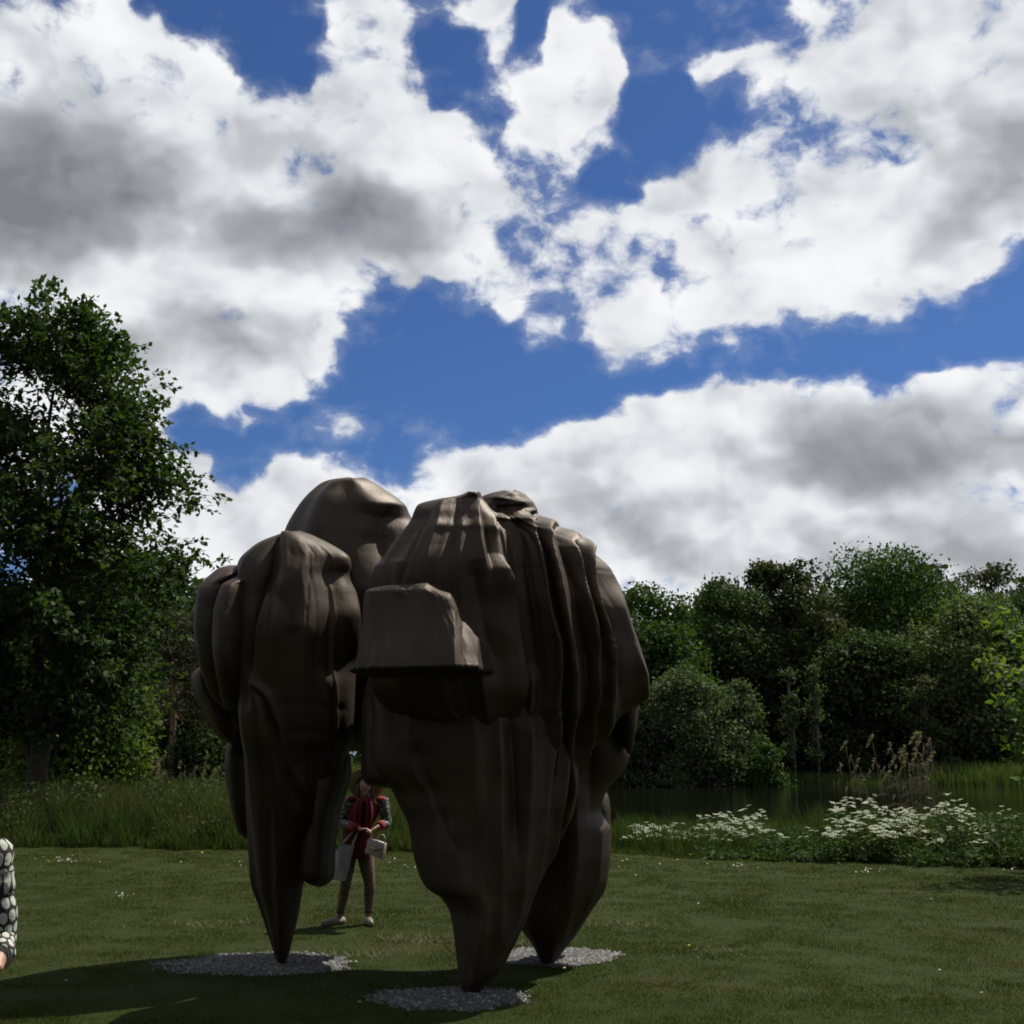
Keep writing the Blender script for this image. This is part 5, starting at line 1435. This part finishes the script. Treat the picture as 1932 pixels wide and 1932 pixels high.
bp = at(710, 1600, WY - .27)
bag = thing('handbag', 'small pale leather handbag with gold clasp hanging from the arm of the hat wearer', 'handbag', tuple(bp))
obj('bag_body', wedge(.23, .165, .10, .88).mesh('bag_body'), m_bag, bag)
mbx = MB()
V = np.array([(-.105, -.042, .086), (.105, -.042, .086), (.105, -.060, .03), (.0, -.066, -.022), (-.105, -.060, .03), (0, -.062, .045)], float)
mbx.add(V, [[5, 0, 4], [5, 4, 3], [5, 3, 2], [5, 2, 1], [5, 1, 0]])
V2 = V.copy(); V2[:, 1] += .006; mbx.add(V2, [[5, 4, 0], [5, 3, 4], [5, 2, 3], [5, 1, 2], [5, 0, 1]])
flap = obj('flap', mbx.mesh('flap', False), m_bag, bag)
for s in (-1, 1):
    mbx = MB(); V, F = ellipsoid((s * .016, -.070, -.004), (.010, .006, .016), 10, 8); mbx.add(V, F); obj('clasp', mbx.mesh('clasp'), m_gold, flap)
mbx = MB(); mbx.tube(smooth_path([(-.01, 0, .075), (.005, -.01, .14), (.05, -.01, .165), (.09, -.01, .13), (.095, 0, .075)], 6), .007, 8); obj('handle', mbx.mesh('handle'), m_bag, bag)
bag.rotation_euler = (0, R(14), R(-24))
mbx = MB()
mbx.tube(smooth_path([wrR + [WX - bp[0], WY - bp[1], .02 - bp[2]], (.0, .0, .13), (-.06, 0, .085)], 5), .005, 6)

# white tote hanging from the other arm
m_tote = wrinkle('tote_canvas', (.30, .31, .30), (.20, .21, .21), 4, .6)
tp = at(644, 1627, WY - .20)
tote = thing('tote_bag', 'limp white canvas tote bag hanging beside the hat wearer', 'bag', tuple(tp))
nu, nv = 12, 16
uu, vv = np.meshgrid(np.linspace(-1, 1, nu), np.linspace(0, 1, nv))
wd = .085 + .025 * (1 - vv); th_ = .018 + .028 * (1 - vv) * (1 - uu ** 2)
sh_ = .035 * (vv - .5)
front_ = np.stack([uu * wd + sh_, -th_ - .012 * np.sin(uu * 5 + vv * 6), (vv - .5) * .40 + .01 * uu], -1)
back_ = np.stack([uu * wd + sh_, th_, (vv - .5) * .40 + .01 * uu], -1)
i, j = np.meshgrid(np.arange(nv - 1), np.arange(nu - 1), indexing='ij')
F = np.stack([i * nu + j, i * nu + j + 1, (i + 1) * nu + j + 1, (i + 1) * nu + j], -1).reshape(-1, 4)
mbx = MB(); mbx.add(front_.reshape(-1, 3), F); mbx.add(back_.reshape(-1, 3), F[:, ::-1])
rim = []
for (A, B_) in ((front_[:, 0], back_[:, 0]), (front_[:, -1], back_[:, -1]), (front_[0], back_[0])):
    k = len(A); V = np.concatenate([A, B_]); ii = np.arange(k - 1); mbx.add(V, np.stack([ii, ii + 1, k + ii + 1, k + ii], -1))
obj('bag_body', mbx.mesh('bag_body'), m_tote, tote)
top = elL * .55 + wrL * .45 + np.array([WX, WY, 0]) - tp
for s, y in ((-1, -.018), (1, .018)):
    mbx = MB(); mbx.tube(smooth_path([(-.045, y, .19), (top[0] - .02, top[1] + y, top[2] - .02), (top[0], top[1] + y, top[2] + .045), (top[0] + .02, top[1] + y, top[2] - .02), (.075, y, .19)], 5), .010, 6, .004)
    obj('strap', mbx.mesh('strap'), m_tote, tote)
tote.rotation_euler = (0, R(12), 0)

# ---- the spotted sleeve at the left edge: a person standing close by
PY = 4.55
pz = float(ground_z(np.array([-2.2]), np.array([PY]))[0])
PX = -2.278
man = thing('person', 'person in black top with large white dots cut off by the left edge', 'person', (PX, PY, pz))


def pp(u, v, dy=0.0):
    q = at(u, v, PY + dy)
    return np.array([q[0] - PX, dy, q[2] - pz])


sR = pp(-6, 1602, .0); eR = pp(4, 1768, .03); wR_ = pp(-8, 1828, -.14)
sL = np.array([-sR[0], 0, sR[2]]); eL = np.array([-eR[0], .03, eR[2]]); wL_ = np.array([-.03, -.19, wR_[2] + .01])
zs = sR[2]
mb = MB()
mb.tube(smooth_path([(0, 0, .86), (0, 0, 1.02), (0, 0, 1.15), (0, 0, zs - .06), (0, 0, zs + .04)], 4), pchip([0, .25, .5, .8, 1], [.16, .15, .14, .175, .06], np.linspace(0, 1, 17)), 20, pchip([0, .25, .5, .8, 1], [.115, .11, .10, .11, .055], np.linspace(0, 1, 17)), ref=[0, -1, 0])
hc = np.array([-.02, -.02, zs + .235])
mb.tube([(0, 0, zs - .02), (0, -.01, zs + .08), hc], [.062, .055, .055], 12)
for s in (-1, 1):
    hp, kn, an = np.array([s * .09, 0, .88]), np.array([s * .10, -.01, .48]), np.array([s * .105, .02, .09])
    mb.tube(smooth_path([hp, (hp + kn) / 2, kn, kn * .62 + an * .38 + [0, .02, 0], an], 5), pchip([0, .3, .5, .72, 1], [.095, .078, .056, .054, .038], np.linspace(0, 1, 21)), 14)
    mb.tube([an + [0, .05, -.045], an + [0, -.04, -.05], an + [s * .02, -.14, -.065], an + [s * .03, -.19, -.072]], [.036, .040, .040, .024], 10, [.036, .034, .022, .014])
for (s, e, w_) in ((sR, eR, wR_), (sL, eL, wL_)):
    mb.tube(smooth_path([s, (s + e) / 2, e, (e + w_) / 2, w_], 4), pchip([0, .3, .5, .7, 1], [.054, .046, .042, .038, .026], np.linspace(0, 1, 17)), 12)
hand(mb, wR_, (-.55, -.35, -.62), (-.3, -.2, -.8), 1, .7, .175)
hand(mb, wL_, (.5, -.3, -.7), (.3, -.2, -.8), -1, .7, .175)
hm, em = head_shape(hc, .225, (-.35, -1, 0)); mb.V += hm.V; [mb.F.append(f + mb.n) for f in hm.F]; mb.n += hm.n
skin_body('body', mb, m_skin, man)
obj('eye', em.mesh('eye'), mat_plain('dark_eye', (.05, .035, .03), .2), man)
hb = MB(); V, F = ellipsoid(hc + [.008, .028, .022], (.090, .102, .108), 20, 14); hb.add(V, F); obj('hair', hb.mesh('hair'), m_hair, man)
# dots are printed on the cloth: rows of discs laid out on the cloth's own unwrapped length and girth
m_dot, N, out = mat_new('spotted_cloth')
uvn = N.n('ShaderNodeUVMap'); uvn.uv_map = 'UVMap'
sx = N.n('ShaderNodeSeparateXYZ'); N.link(uvn.outputs[0], sx.inputs[0])
gu = N.m('MULTIPLY', sx.outputs[0], 9.0); gv = N.m('DIVIDE', sx.outputs[1], .045)
row = N.m('FLOOR', gv)
gu = N.m('ADD', gu, N.m('MULTIPLY', N.m('MODULO', row, 2.0), .5))
nj = N.noise(N.n('ShaderNodeTexCoord').outputs['Object'], 9, 2).outputs['Fac']
fu = N.m('SUBTRACT', N.m('FRACT', gu), .5); fv = N.m('SUBTRACT', N.m('FRACT', gv), .5)
rr = N.m('SQRT', N.m('ADD', N.m('MULTIPLY', fu, fu), N.m('MULTIPLY', fv, fv)))
b = N.n('ShaderNodeBsdfPrincipled'); b.inputs['Roughness'].default_value = .85
N.link(N.mix(N.rng(N.m('ADD', rr, N.m('MULTIPLY', N.m('SUBTRACT', nj, .5), .12)), .395, .42), (.34, .35, .30), (.008, .008, .009)), b.inputs['Base Color'])
bn = N.n('ShaderNodeBump'); bn.inputs['Distance'].default_value = .02; bn.inputs['Strength'].default_value = .5
N.link(N.noise(N.n('ShaderNodeTexCoord').outputs['Object'], 14, 4, .6, .6).outputs['Fac'], bn.inputs['Height']); N.link(bn.outputs[0], b.inputs['Normal'])
N.link(b.outputs[0], out.inputs[0])
q = np.linspace(0, 1, 25)
cloth('blouse', [(smooth_path([(0, 0, .80), (0, 0, .95), (0, 0, 1.08), (0, 0, 1.2), (0, 0, zs - .06), (0, 0, zs + .03)], 5)[:25], pchip([0, .2, .4, .6, .85, 1], [.19, .185, .18, .18, .185, .075], q), pchip([0, .2, .4, .6, .85, 1], [.14, .135, .125, .125, .125, .075], q))], m_dot, man)
for (s, e, w_) in ((sR, eR, wR_), (sL, eL, wL_)):
    P = smooth_path([s + (s - e) * .10, s * .7 + e * .3, (s + e) / 2, e, e * .35 + w_ * .65], 5)
    k = len(P); P = P + np.stack([.006 * np.sin(np.arange(k) * 1.1), .006 * np.cos(np.arange(k) * 1.3), np.zeros(k)], -1)
    cloth('sleeve', [(P, pchip([0, .1, .3, .6, 1], [.030, .058, .056, .054, .048], np.linspace(0, 1, k)) + .004 * np.sin(np.arange(k) * 1.7), None)], m_dot, man)
m_white = wrinkle('white_trouser_cloth', (.60, .60, .57), (.48, .48, .46), 4, .5)
for s in (-1, 1):
    hp, kn, an = np.array([s * .09, 0, .90]), np.array([s * .10, -.01, .48]), np.array([s * .105, .02, .12])
    cloth('trouser_leg', [(smooth_path([hp, (hp + kn) / 2, kn, an], 5), pchip([0, .3, .6, 1], [.118, .100, .080, .075], np.linspace(0, 1, 16)), None)], m_white, man)
    mbx = MB()
    mbx.tube([an + [0, .065, -.075], an + [0, -.03, -.075], an + [s * .02, -.15, -.088], an + [s * .03, -.205, -.095]], [.042, .048, .048, .030], 12, [.044, .046, .034, .024])
    obj('shoe', mbx.mesh('shoe'), m_shoe, man)
mbx = MB(); V, F = ellipsoid(wR_ + [.010, -.035, -.035], (.011, .011, .011), 10, 8); mbx.add(V, F); obj('ring_stone', mbx.mesh('ring_stone'), mat_plain('bright_metal', (.8, .8, .78), .15, metal=1.0), man)
